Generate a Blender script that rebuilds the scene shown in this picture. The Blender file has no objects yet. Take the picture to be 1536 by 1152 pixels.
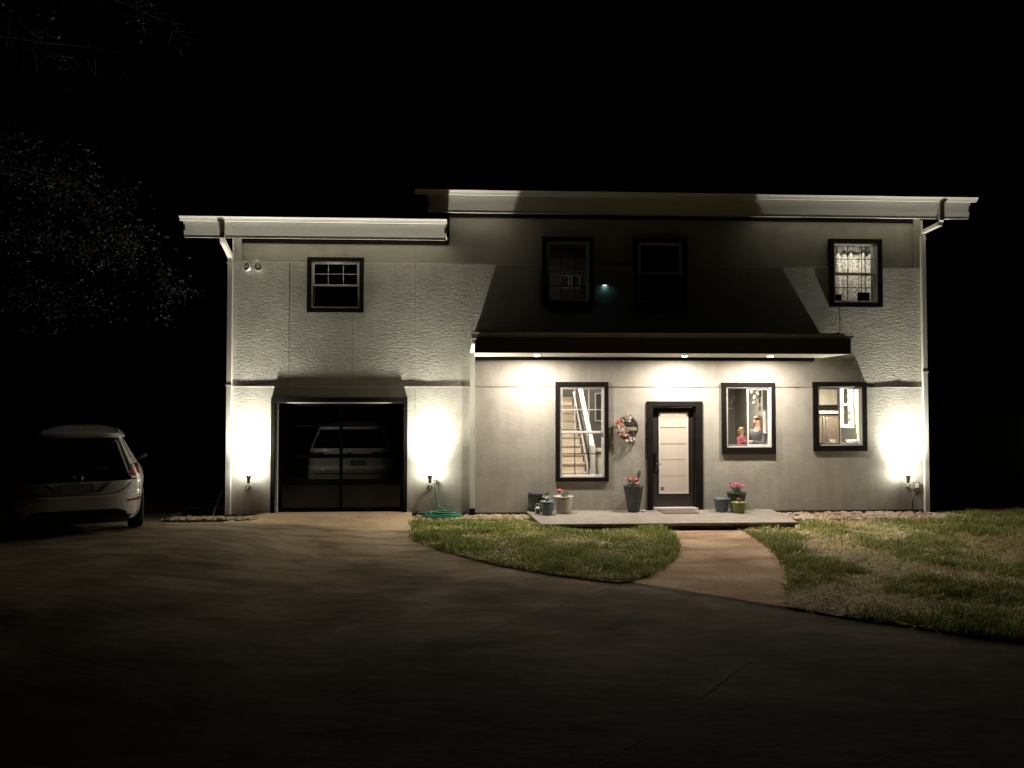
import bpy, bmesh, math, random
import numpy as np
from mathutils import Vector, Matrix, noise
random.seed(7); np.random.seed(7)
R = math.radians; PI = math.pi
sc = bpy.context.scene
COL = sc.collection

# ------------------------------------------------------------------ camera
CAM = Vector((0.0, -15.17, 2.05)); YAW = R(3.0); F = 1152.0; PITCH = math.atan(34.0/F)
cd = bpy.data.cameras.new("camera"); cam = bpy.data.objects.new("camera", cd); COL.objects.link(cam)
cam.location = CAM; cam.rotation_euler = (R(90)+PITCH, 0, -YAW)
cd.sensor_width = 36.0; cd.lens = 36.0*F/1536.0; cd.clip_end = 2000; cd.clip_start = 0.05
sc.camera = cam
_rot = cam.rotation_euler.to_matrix()

def ray(px, py):
    return _rot @ Vector(((px-768)/F, -(py-576)/F, -1.0))
def at(px, py, Y=0.0):                      # point of the plane y = Y seen at a photo pixel
    d = ray(px, py); t = (Y-CAM.y)/d.y
    return CAM + d*t
def atz(px, py, z):
    d = ray(px, py); t = (z-CAM.z)/d.z
    return CAM + d*t
def ss(t):
    t = min(1, max(0, t)); return t*t*(3-2*t)
def G(x, y):                                # height of the ground
    return -0.13 + 0.29*ss((-1.2-x)/3.8)*ss((0.2-y)/3.2)
def gpt(px, py):
    z = -0.13
    for _ in range(12):
        p = atz(px, py, z); z = z*0.4+0.6*G(p.x, p.y)
    return p

# ------------------------------------------------------------------ materials
def new_mat(name):
    m = bpy.data.materials.new(name); m.use_nodes = True
    nt = m.node_tree; nt.nodes.clear()
    out = nt.nodes.new('ShaderNodeOutputMaterial')
    return m, nt, out
def N(nt, t, **kw):
    n = nt.nodes.new(t)
    for k, v in kw.items():
        if k.startswith('i_'):
            key = k[2:].replace('_', ' ')
            n.inputs[key].default_value = v
        else: setattr(n, k, v)
    return n
def L(nt, a, b): nt.links.new(a, b)
def coords(nt, scale=(1,1,1)):
    tc = N(nt, 'ShaderNodeTexCoord'); mp = N(nt, 'ShaderNodeMapping')
    mp.inputs['Scale'].default_value = scale
    L(nt, tc.outputs['Object'], mp.inputs['Vector']); return mp.outputs['Vector']
def ramp(nt, fac, stops):
    r = N(nt, 'ShaderNodeValToRGB'); L(nt, fac, r.inputs['Fac'])
    el = r.color_ramp.elements
    while len(el) < len(stops): el.new(0.5)
    for e, (p, c) in zip(el, stops):
        e.position = p; e.color = (c[0], c[1], c[2], 1) if len(c) == 3 else c
    return r.outputs['Color']
def pmat(name, col, rough=0.6, var=0.12, vscale=6.0, bump=0.0, bscale=40.0, metal=0.0, spec=0.5, stretch=(1,1,1), coat=0.0, detail=5):
    m, nt, out = new_mat(name)
    b = N(nt, 'ShaderNodeBsdfPrincipled'); L(nt, b.outputs[0], out.inputs['Surface'])
    b.inputs['Roughness'].default_value = rough; b.inputs['Metallic'].default_value = metal
    b.inputs['Specular IOR Level'].default_value = spec; b.inputs['Coat Weight'].default_value = coat
    v = coords(nt, stretch)
    n = N(nt, 'ShaderNodeTexNoise'); n.inputs['Scale'].default_value = vscale; n.inputs['Detail'].default_value = detail
    L(nt, v, n.inputs['Vector'])
    c0 = [c*(1-var) for c in col]; c1 = [min(1, c*(1+var)) for c in col]
    L(nt, ramp(nt, n.outputs['Fac'], [(0.3, c0), (0.7, c1)]), b.inputs['Base Color'])
    if bump:
        n2 = N(nt, 'ShaderNodeTexNoise'); n2.inputs['Scale'].default_value = bscale; n2.inputs['Detail'].default_value = 6
        L(nt, v, n2.inputs['Vector'])
        bp = N(nt, 'ShaderNodeBump'); bp.inputs['Strength'].default_value = 1.0; bp.inputs['Distance'].default_value = bump
        L(nt, n2.outputs['Fac'], bp.inputs['Height']); L(nt, bp.outputs[0], b.inputs['Normal'])
    return m

def siding_mat(name, fine, coarse):
    m, nt, out = new_mat(name)
    b = N(nt, 'ShaderNodeBsdfPrincipled'); L(nt, b.outputs[0], out.inputs['Surface'])
    b.inputs['Roughness'].default_value = 0.85; b.inputs['Specular IOR Level'].default_value = 0.2
    v1 = coords(nt, (1, 1, 1))
    n = N(nt, 'ShaderNodeTexNoise'); n.inputs['Scale'].default_value = 2.2; n.inputs['Detail'].default_value = 8
    n.inputs['Roughness'].default_value = 0.65
    L(nt, v1, n.inputs['Vector'])
    L(nt, ramp(nt, n.outputs['Fac'], [(0.3, (.355,.335,.29)), (0.5, (.425,.405,.355)), (0.7, (.48,.46,.41))]), b.inputs['Base Color'])
    # rain splash and drips: darker towards the foot of the wall and in thin vertical runs
    bc = b.inputs['Base Color'].links[0].from_socket
    tz = N(nt, 'ShaderNodeTexCoord'); sz = N(nt, 'ShaderNodeSeparateXYZ'); L(nt, tz.outputs['Object'], sz.inputs[0])
    dn = N(nt, 'ShaderNodeTexNoise'); dn.inputs['Scale'].default_value = 3.0; dn.inputs['Detail'].default_value = 6; L(nt, coords(nt, (2.6, 1, .22)), dn.inputs['Vector'])
    az = N(nt, 'ShaderNodeMath', operation='MULTIPLY_ADD'); L(nt, dn.outputs['Fac'], az.inputs[0]); az.inputs[1].default_value = 0.9; L(nt, sz.outputs['Z'], az.inputs[2])
    gz_ = N(nt, 'ShaderNodeMapRange'); gz_.inputs['From Min'].default_value = .40; gz_.inputs['From Max'].default_value = .95; gz_.inputs['To Min'].default_value = .90; gz_.inputs['To Max'].default_value = 1.0; L(nt, az.outputs[0], gz_.inputs['Value'])
    dr = N(nt, 'ShaderNodeMapRange'); dr.inputs['From Min'].default_value = .32; dr.inputs['From Max'].default_value = .55; dr.inputs['To Min'].default_value = .95; dr.inputs['To Max'].default_value = 1.0; L(nt, dn.outputs['Fac'], dr.inputs['Value'])
    mm_ = N(nt, 'ShaderNodeMath', operation='MULTIPLY'); L(nt, gz_.outputs[0], mm_.inputs[0]); L(nt, dr.outputs[0], mm_.inputs[1])
    sc_ = N(nt, 'ShaderNodeVectorMath', operation='SCALE'); L(nt, bc, sc_.inputs[0]); L(nt, mm_.outputs[0], sc_.inputs['Scale']); L(nt, sc_.outputs[0], b.inputs['Base Color'])
    v2 = coords(nt, (0.55, 1, 1.35))
    a = N(nt, 'ShaderNodeTexNoise'); a.inputs['Scale'].default_value = 19; a.inputs['Detail'].default_value = 9; a.inputs['Roughness'].default_value = 0.72
    a.inputs['Distortion'].default_value = 0.35
    L(nt, v2, a.inputs['Vector'])
    c = N(nt, 'ShaderNodeTexNoise'); c.inputs['Scale'].default_value = 85; c.inputs['Detail'].default_value = 4
    L(nt, v2, c.inputs['Vector'])
    # the depth of the embossed grain changes from panel to panel and place to place
    k = N(nt, 'ShaderNodeTexNoise'); k.inputs['Scale'].default_value = 0.55; k.inputs['Detail'].default_value = 2
    L(nt, v1, k.inputs['Vector'])
    mr = N(nt, 'ShaderNodeMapRange'); mr.inputs['From Min'].default_value = 0.32; mr.inputs['From Max'].default_value = 0.68
    mr.inputs['To Min'].default_value = 0.30; mr.inputs['To Max'].default_value = 1.6
    L(nt, k.outputs['Fac'], mr.inputs['Value'])
    mu = N(nt, 'ShaderNodeMath', operation='MULTIPLY'); L(nt, a.outputs['Fac'], mu.inputs[0]); L(nt, mr.outputs[0], mu.inputs[1])
    b1 = N(nt, 'ShaderNodeBump'); b1.inputs['Distance'].default_value = coarse; b1.inputs['Strength'].default_value = 1
    L(nt, mu.outputs[0], b1.inputs['Height'])
    b2 = N(nt, 'ShaderNodeBump'); b2.inputs['Distance'].default_value = fine; b2.inputs['Strength'].default_value = 1
    L(nt, c.outputs['Fac'], b2.inputs['Height']); L(nt, b1.outputs[0], b2.inputs['Normal'])
    L(nt, b2.outputs[0], b.inputs['Normal'])
    return m

def glass_mat(name, tint, gloss=0.08, trans=1.0):
    m, nt, out = new_mat(name)
    t = N(nt, 'ShaderNodeBsdfTransparent'); t.inputs['Color'].default_value = (*tint, 1)
    g = N(nt, 'ShaderNodeBsdfGlossy'); g.inputs['Roughness'].default_value = 0.03
    n = N(nt, 'ShaderNodeTexNoise'); n.inputs['Scale'].default_value = 3
    L(nt, coords(nt), n.inputs['Vector'])
    mr = N(nt, 'ShaderNodeMapRange'); mr.inputs['To Min'].default_value = gloss*0.8; mr.inputs['To Max'].default_value = gloss*1.2
    L(nt, n.outputs['Fac'], mr.inputs['Value'])
    mx = N(nt, 'ShaderNodeMixShader'); L(nt, mr.outputs[0], mx.inputs[0]); L(nt, t.outputs[0], mx.inputs[1]); L(nt, g.outputs[0], mx.inputs[2])
    L(nt, mx.outputs[0], out.inputs['Surface']); return m
def emis_mat(name, col, s):
    m, nt, out = new_mat(name)
    e = N(nt, 'ShaderNodeEmission'); e.inputs['Color'].default_value = (*col, 1); e.inputs['Strength'].default_value = s
    L(nt, e.outputs[0], out.inputs['Surface']); return m

M = {}
M['siding'] = siding_mat('siding', 0.0050, 0.021)
M['siding_flat'] = siding_mat('siding_flat', 0.0016, 0.0065)
M['siding_top'] = pmat('siding_top', (.385,.37,.325), 0.85, 0.10, 3, 0.0015, 60, detail=8)
M['trim'] = pmat('black_trim', (.009,.007,.006), 0.7, 0.3, 5, 0.0006, 90, spec=0.12)
M['fascia'] = pmat('cream_fascia', (.70,.68,.62), 0.6, 0.14, 1.2, 0.0008, 25, stretch=(0.4,1,4))
M['soffit'] = pmat('soffit', (.70,.67,.60), 0.6, 0.06, 3)
M['vinyl'] = pmat('white_vinyl', (.74,.73,.70), 0.35, 0.05, 4)
M['spout'] = pmat('downspout', (.58,.56,.50), 0.4, 0.10, 3, 0.0006, 30, stretch=(1,1,.3))
M['dark_spout'] = pmat('dark_gutter', (.085,.070,.060), 0.4, 0.15, 4)
M['roof'] = pmat('dark_shingle', (.03,.03,.032), 0.9, 0.4, 18, 0.004, 60)
M['found'] = pmat('foundation', (.075,.055,.045), 0.9, 0.3, 6, 0.003, 40)
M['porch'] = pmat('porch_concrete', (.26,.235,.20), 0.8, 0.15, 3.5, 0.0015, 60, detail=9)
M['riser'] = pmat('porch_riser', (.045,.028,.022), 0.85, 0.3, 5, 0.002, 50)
M['glass'] = glass_mat('window_glass', (.93,.94,.92), 0.05)
M['screen'] = glass_mat('screened_glass', (.58,.56,.53), 0.04)
M['dark_glass'] = glass_mat('dark_glass', (.50,.50,.47), 0.07)
M['alu_black'] = pmat('black_aluminium', (.004,.004,.004), 0.9, 0.2, 4, spec=0.05)
M['frost_panel'] = pmat('smoked_panel', (.015,.014,.012), 0.3, 0.15, 2)
M['inner'] = pmat('inner_wall', (.17,.165,.14), 0.9, 0.06, 2)
M['inner_light'] = pmat('inner_wall_light', (.62,.58,.50), 0.9, 0.05, 2)
M['inner_grey'] = pmat('inner_wall_grey', (.21,.205,.175), 0.9, 0.08, 2)
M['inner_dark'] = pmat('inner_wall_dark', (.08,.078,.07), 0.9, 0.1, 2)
M['floorwood'] = pmat('wood_floor', (.16,.11,.075), 0.5, 0.25, 5, stretch=(1,6,1))
M['door'] = pmat('door_paint', (.028,.022,.018), 0.4, 0.15, 6, 0.0004, 80)
M['metal'] = pmat('brushed_metal', (.45,.44,.42), 0.35, 0.1, 20, metal=0.9)
M['pewter'] = pmat('lamp_metal', (.30,.27,.22), 0.45, 0.2, 12, metal=0.4)
M['black_metal'] = pmat('black_metal', (.012,.012,.012), 0.3, 0.2, 10, metal=0.5)
M['bulb'] = emis_mat('lamp_bulb', (1.0,.96,.84), 60)
M['down_bulb'] = emis_mat('downlight_bulb', (1.0,.87,.76), 14)
M['led'] = emis_mat('tiny_led', (.75,.95,1.0), 1.6)
M['wood_pale'] = pmat('pale_wood', (.60,.46,.34), 0.6, 0.12, 4, stretch=(1,5,5))
M['skin'] = pmat('skin', (.78,.50,.40), 0.55, 0.06, 20)
M['hair_brown'] = pmat('brown_hair', (.22,.12,.065), 0.5, 0.4, 25, 0.003, 60, stretch=(4,4,.6))
M['hair_blond'] = pmat('blond_hair', (.55,.36,.17), 0.5, 0.3, 25, 0.003, 60, stretch=(4,4,.6))
M['grey_knit'] = pmat('grey_sweater', (.09,.09,.095), 0.9, 0.15, 30, 0.002, 120)
M['pink'] = pmat('pink_shirt', (.80,.20,.32), 0.8, 0.15, 14, 0.002, 60)
M['denim'] = pmat('denim', (.05,.07,.12), 0.85, 0.2, 30)
M['eye'] = pmat('eye', (.03,.02,.015), 0.3, 0.2, 30)
M['lip'] = pmat('lip', (.50,.16,.13), 0.5, 0.1, 30)
M['tyre'] = pmat('tyre', (.012,.012,.012), 0.85, 0.2, 30, 0.002, 80)
M['rim'] = pmat('rim', (.35,.35,.35), 0.3, 0.1, 10, metal=0.8)
M['car_white'] = pmat('white_car_paint', (.76,.74,.68), 0.28, 0.03, 1.5, coat=0.6)
M['car_glass'] = pmat('car_glass', (.006,.006,.007), 0.06, 0.1, 2)
M['car_black'] = pmat('black_car_plastic', (.008,.008,.008), 0.35, 0.2, 10)
M['tail_red'] = pmat('red_lamp_lens', (.28,.012,.012), 0.15, 0.2, 6, coat=0.6)
M['chrome'] = pmat('chrome', (.6,.6,.6), 0.12, 0.05, 6, metal=1.0)
M['plate'] = pmat('licence_plate', (.30,.30,.30), 0.5, 0.3, 22)
M['under'] = pmat('car_underside', (.01,.01,.01), 0.9, 0.2, 6)

# ------------------------------------------------------------------ mesh builder
class MB:
    def __init__(s): s.v = []; s.f = []; s.m = []; s.sm = []
    def add(s, vs, fs, mi=0, smooth=False):
        o = len(s.v); s.v += [tuple(v) for v in vs]
        for f in fs: s.f.append(tuple(i+o for i in f)); s.m.append(mi); s.sm.append(smooth)
        return s
    def box(s, x0, x1, y0, y1, z0, z1, mi=0, mat=None):
        vs = [Vector(p) for p in ((x0,y0,z0),(x1,y0,z0),(x1,y1,z0),(x0,y1,z0),(x0,y0,z1),(x1,y0,z1),(x1,y1,z1),(x0,y1,z1))]
        if mat is not None: vs = [mat @ v for v in vs]
        return s.add(vs, [(0,3,2,1),(4,5,6,7),(0,1,5,4),(1,2,6,5),(2,3,7,6),(3,0,4,7)], mi)
    def prism_x(s, prof, x0, x1, mi=0, cap0=True, cap1=True):      # profile of (y,z) swept along x
        n = len(prof)
        vs = [(x0, y, z) for y, z in prof] + [(x1, y, z) for y, z in prof]
        fs = [(i, (i+1) % n, (i+1) % n+n, i+n) for i in range(n)]
        if cap0: fs.append(tuple(range(n))[::-1])
        if cap1: fs.append(tuple(range(n, 2*n)))
        return s.add(vs, fs, mi)
    def tube(s, pts, rad, n=8, mi=0, cap=True, smooth=True):
        pts = [Vector(p) for p in pts]
        rs = rad if isinstance(rad, (list, tuple)) else [rad]*len(pts)
        vs = []; fs = []; up = Vector((0, 0, 1)); prev = None
        for i, p in enumerate(pts):
            d = (pts[min(i+1, len(pts)-1)] - pts[max(i-1, 0)])
            d = d.normalized() if d.length > 1e-9 else Vector((0, 0, 1))
            if prev is None:
                a = d.cross(up) if abs(d.dot(up)) < 0.95 else d.cross(Vector((1, 0, 0)))
            else: a = prev - d*prev.dot(d)
            a.normalize(); b = d.cross(a); prev = a
            for k in range(n):
                t = 2*PI*k/n; vs.append(p + (a*math.cos(t)+b*math.sin(t))*rs[i])
        for i in range(len(pts)-1):
            for k in range(n):
                fs.append((i*n+k, i*n+(k+1) % n, (i+1)*n+(k+1) % n, (i+1)*n+k))
        if cap: fs += [tuple(range(n))[::-1], tuple(range((len(pts)-1)*n, len(pts)*n))]
        return s.add(vs, fs, mi, smooth)
    def lathe(s, prof, c=(0,0,0), n=32, mi=0, smooth=True, rib=0.0, ribs=0, mat=None):   # prof of (r,z)
        vs = []; fs = []; c = Vector(c)
        for r, z in prof:
            for k in range(n):
                t = 2*PI*k/n; rr = r*(1+rib*math.cos(ribs*t)) if r > 1e-4 else r
                p = Vector((rr*math.cos(t), rr*math.sin(t), z))
                if mat is not None: p = mat @ p
                vs.append(c+p)
        for i in range(len(prof)-1):
            for k in range(n):
                fs.append((i*n+k, i*n+(k+1) % n, (i+1)*n+(k+1) % n, (i+1)*n+k))
        return s.add(vs, fs, mi, smooth)
    def ball(s, c, r, n=10, mi=0, sc3=(1,1,1), mat=None):
        prof = [(max(1e-5, math.sin(PI*i/n)), -math.cos(PI*i/n)) for i in range(n+1)]
        mm = Matrix.Diagonal(Vector(sc3)*r)
        if mat is not None: mm = mat @ mm
        return s.lathe(prof, c, n+2, mi, True, mat=mm)
    def build(s, name, mats, parent=None, loc=None, sub=0, solid=0, bevel=0, autos=None):
        me = bpy.data.meshes.new(name); me.from_pydata(s.v, [], s.f)
        if not isinstance(mats, (list, tuple)): mats = [mats]
        for m in mats: me.materials.append(m)
        me.polygons.foreach_set('material_index', s.m); me.polygons.foreach_set('use_smooth', s.sm)
        me.update()
        bm = bmesh.new(); bm.from_mesh(me); bmesh.ops.remove_doubles(bm, verts=bm.verts, dist=1e-5)
        if bevel:
            es = [e for e in bm.edges if len(e.link_faces) == 2 and e.calc_face_angle(0) > 0.6]
            bmesh.ops.bevel(bm, geom=es, offset=bevel, segments=2, affect='EDGES', profile=0.6)
        bmesh.ops.recalc_face_normals(bm, faces=bm.faces); bm.to_mesh(me); bm.free()
        o = bpy.data.objects.new(name, me); COL.objects.link(o)
        if parent is not None: o.parent = parent
        if loc is not None: o.location = loc
        if sub:
            md = o.modifiers.new('sub', 'SUBSURF'); md.levels = sub; md.render_levels = sub
        return o

def tag(o, label=None, cat=None, group=None, kind=None):
    if label: o['label'] = label
    if cat: o['category'] = cat
    if group: o['group'] = group
    if kind: o['kind'] = kind
    return o
def thing(name, label, cat, loc=(0,0,0), rz=0, group=None, rx=0):
    o = bpy.data.objects.new(name, None); COL.objects.link(o)
    o.location = loc; o.rotation_euler = (rx, 0, rz); o.empty_display_size = 0.2
    return tag(o, label, cat, group)

def light(name, kind, loc, energy, color, parent=None, rot=(0,0,0), size=0.1, size_y=None, spread=None, shape='DISK', spot=None, blend=0.5):
    ld = bpy.data.lights.new(name, kind); ld.energy = energy; ld.color = color
    if kind == 'AREA':
        ld.shape = shape; ld.size = size
        if size_y: ld.size_y = size_y
        if spread: ld.spread = spread
    else: ld.shadow_soft_size = size
    if kind == 'SPOT': ld.spot_size = spot; ld.spot_blend = blend
    o = bpy.data.objects.new(name, ld); COL.objects.link(o)
    o.location = loc; o.rotation_euler = rot
    if parent is not None: o.parent = parent
    return o

# ------------------------------------------------------------------ key house dimensions
XL = at(349, 560).x; XR = at(1385, 560).x
XM = at(673, 345).x                         # left edge of the tall block
ZF = -0.03
ZJ1 = at(860, 580.5).z; ZJ2 = at(860, 398).z
ZTOPM = at(1000, 327).z + 0.02; ZTOPL = at(500, 361).z + 0.02
DEPTH = 8.5
REC = 0.075                                 # the top course sits back behind the lower courses
OV = 0.65

house = thing('house', 'pale two storey house with black trimmed windows, glass garage door and lit front porch', 'house')

# openings on the facade: name -> outer trim px, inner (vinyl) px
def rect(p):                                # px rect on plane y=0 -> x0,x1,z0,z1
    a = at(p[0], (p[1]+p[3])/2); b = at(p[2], (p[1]+p[3])/2)
    t = at((p[0]+p[2])/2, p[1]); d = at((p[0]+p[2])/2, p[3])
    return a.x, b.x, d.z, t.z
WIN = {
 'ul': ((461,386.5,546,469), (467.5,392.5,539.5,462.5)),
 'um': ((813,356,890,458), (820,362.5,884,452)),
 'ud': ((950,358,1030,461), (957,364,1023,455)),
 'ur': ((1243,359,1322,461), (1250,365.5,1316,454.5)),
 'st': ((833,573,912.5,722), (839.5,579.5,906.5,716)),
 'di': ((1082,574,1162,681), (1089,580,1156.5,671)),
 'ki': ((1219,573,1299,676.5), (1226,579.5,1293,668.5)),
}
OPEN = {k: rect(v[1]) for k, v in WIN.items()}
DOOR = rect((979, 609.5, 1043.5, 762.5)); DOOR = (DOOR[0], DOOR[1], 0.0, DOOR[3])
GAR = rect((412.5, 603.5, 605.5, 768)); GAR = (GAR[0], GAR[1], 0.0, GAR[3])
holes = list(OPEN.values()) + [DOOR, GAR]

def panel_cells(mb, x0, x1, z0, z1, y0, tilt, tilt_x, mi, thick=0.012):
    """one sheet of siding with the openings cut out; leans by tilt (top forward)"""
    xs = sorted({x0, x1, *[h for o in holes for h in o[:2] if x0 < h < x1]})
    zs = sorted({z0, z1, *[h for o in holes for h in o[2:] if z0 < h < z1]})
    def Y(x, z): return y0 - tilt*(z-z0) - tilt_x*(x-x0)
    for i in range(len(xs)-1):
        for j in range(len(zs)-1):
            cx = (xs[i]+xs[i+1])/2; cz = (zs[j]+zs[j+1])/2
            if any(o[0] < cx < o[1] and o[2] < cz < o[3] for o in holes): continue
            a, b, c, d = xs[i], xs[i+1], zs[j], zs[j+1]
            mb.add([(a, Y(a,c), c), (b, Y(b,c), c), (b, Y(b,d), d), (a, Y(a,d), d)], [(0,1,2,3)], mi)
    # thin edges all round
    P = [(x0,z0),(x1,z0),(x1,z1),(x0,z1)]
    for i in range(4):
        (ax,az),(bx,bz) = P[i], P[(i+1)%4]
        if abs(ax-bx) < 1e-6:
            cuts = sorted({az, bz, *[h for o in holes if o[0] < ax < o[1] for h in o[2:] if min(az,bz) < h < max(az,bz)]})
            segs = [(ax, c0, ax, c1) for c0, c1 in zip(cuts[:-1], cuts[1:])]
        else:
            cuts = sorted({ax, bx, *[h for o in holes if o[2] < az < o[3] for h in o[:2] if min(ax,bx) < h < max(ax,bx)]})
            segs = [(c0, az, c1, az) for c0, c1 in zip(cuts[:-1], cuts[1:])]
        for ax, az, bx, bz in segs:
            if any(o[0] < (ax+bx)/2 < o[1] and o[2] < (az+bz)/2 < o[3] for o in holes): continue
            mb.add([(ax,Y(ax,az),az),(bx,Y(bx,bz),bz),(bx,y0+thick,bz),(ax,y0+thick,az)], [(0,1,2,3)], mi)

wall = MB(); rnd = random.Random(3)
PW = 1.225; x_first = at(434, 470).x
edges = []
x = x_first
while x > XL: x -= PW
edges = [XL]; x += PW
while x < XR-0.05:
    if x > XL+0.05: edges.append(x)
    x += PW
edges.append(XR)
gap = 0.0010
def seam_open(x):  # keep seams
    return gap
for i in range(len(edges)-1):
    a, b = edges[i]+gap, edges[i+1]-gap
    t1 = rnd.uniform(0.000, 0.006); t2 = rnd.uniform(0.000, 0.006)
    panel_cells(wall, a, b, ZF, ZJ1-0.004, 0.0, t1*0.6, rnd.uniform(-.0012,.0012), 0)
    panel_cells(wall, a, b, ZJ1+0.004, ZJ2-0.004, 0.004, 0.009+t2, rnd.uniform(-.0015,.0015), 1)
    # top course
    def top(a, b, z1): panel_cells(wall, a, b, ZJ2+0.01, z1, REC, 0, 0, 2)
    if b < XM: top(a, b, ZTOPL)
    elif a > XM: top(a, b, ZTOPM)
    else: top(a, XM, ZTOPL); top(XM+.002, b, ZTOPM)
# backing sheet with same openings
def backing(x0, x1, z0, z1, y):
    xs = sorted({x0, x1, *[h for o in holes for h in o[:2] if x0 < h < x1]})
    zs = sorted({z0, z1, *[h for o in holes for h in o[2:] if z0 < h < z1]})
    for i in range(len(xs)-1):
        for j in range(len(zs)-1):
            cx = (xs[i]+xs[i+1])/2; cz = (zs[j]+zs[j+1])/2
            if any(o[0] < cx < o[1] and o[2] < cz < o[3] for o in holes): continue
            wall.add([(xs[i],y,zs[j]),(xs[i+1],y,zs[j]),(xs[i+1],y,zs[j+1]),(xs[i],y,zs[j+1])], [(0,1,2,3)], 0)
backing(XL, XR, -0.13, ZJ2+0.02, 0.016)
backing(XL, XM, ZJ2+0.02, ZTOPL+.1, REC+0.016)
backing(XM, XR, ZJ2+0.02, ZTOPM+.1, REC+0.016)
# reveals of the openings
for o in holes:
    d = 0.13 if o not in (GAR,) else 0.16
    x0, x1, z0, z1 = o; e = 0.0
    wall.add([(x0,0.017,z0),(x0,d,z0),(x0,d,z1),(x0,0.017,z1)], [(0,1,2,3)], 0)
    wall.add([(x1,0.017,z0),(x1,d,z0),(x1,d,z1),(x1,0.017,z1)], [(0,1,2,3)], 0)
    wall.add([(x0,0.017,z1),(x0,d,z1),(x1,d,z1),(x1,0.017,z1)], [(0,1,2,3)], 0)
    wall.add([(x0,0.017,z0),(x0,d,z0),(x1,d,z0),(x1,0.017,z0)], [(0,1,2,3)], 0)
# side and rear walls
wall.box(XL, XL+0.14, 0.018, DEPTH, -0.13, ZTOPL, 3)
wall.box(XR-0.14, XR, 0.018, DEPTH, -0.13, ZTOPM+.1, 3)
wall.box(XL, XR, DEPTH, DEPTH+0.14, -0.13, ZTOPM+.8, 3)
wall.box(XM, XM+0.14, REC+0.03, DEPTH, ZTOPL-0.3, ZTOPM+.4, 3)
wall.build('wall', [M['siding_flat'], M['siding'], M['siding_top'], M['siding_flat']], house)

# corner boards, foundation
c = MB(); c.box(XL-0.02, XL-0.002, -0.03, 0.10, ZF, ZTOPL); c.build('corner_board', M['vinyl'], house)
c = MB(); c.box(XR+0.002, XR+0.02, -0.03, 0.10, ZF, ZTOPM); c.build('corner_board', M['vinyl'], house)
f = MB(); f.box(XL+0.01, GAR[0]-0.09, 0.004, 0.014, -0.2, ZF-0.001); f.box(GAR[1]+0.09, XR-0.01, 0.004, 0.014, -0.2, ZF-0.001)
f.box(XL+.01, XR-.01, .02, DEPTH, -.16, -.135)
f.build('foundation', M['found'], house)

# flashings at the two joints: thin uneven lip
def lip(name, x0, x1, z, base, amp, h, seedv, mat, skips=()):
    cuts = [x0]
    for a_, b_ in sorted(skips): cuts += [a_, b_]
    cuts.append(x1)
    for xa, xb in zip(cuts[::2], cuts[1::2]):
        if xb-xa < .05: continue
        mb = MB(); n = max(2, int((xb-xa)/0.03)); vs = []; fs = []
        for i in range(n+1):
            x = xa+(xb-xa)*i/n
            p = base + amp*(noise.noise(Vector((x*1.3, seedv, 0)))+0.6*noise.noise(Vector((x*4.1, seedv, 3))))
            vs += [(x, 0.01, z-0.002), (x, -p, z-0.004), (x, -p, z+h), (x, 0.05, z+h+0.006)]
        for i in range(n):
            for k in range(3): fs.append((i*4+k, i*4+4+k, i*4+5+k, i*4+1+k))
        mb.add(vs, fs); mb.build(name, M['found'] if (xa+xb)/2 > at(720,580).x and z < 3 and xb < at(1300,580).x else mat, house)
def trim_span(k, e=0.0):
    a = rect(WIN[k][0]); return (a[0]-e, a[1]+e)
pw0 = at(708.5, 600, -.05).x
lip('flashing', XL, XR, ZJ1, 0.012, 0.008, 0.007, 4.2, M['fascia'], [(pw0-.05, pw0+.05), trim_span('st'), trim_span('di'), trim_span('ki')])
lip('flashing', XL, XR, ZJ2, 0.016, 0.002, 0.010, 9.1, M['fascia'], [trim_span('ul'), trim_span('um'), trim_span('ud'), trim_span('ur')])

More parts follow.
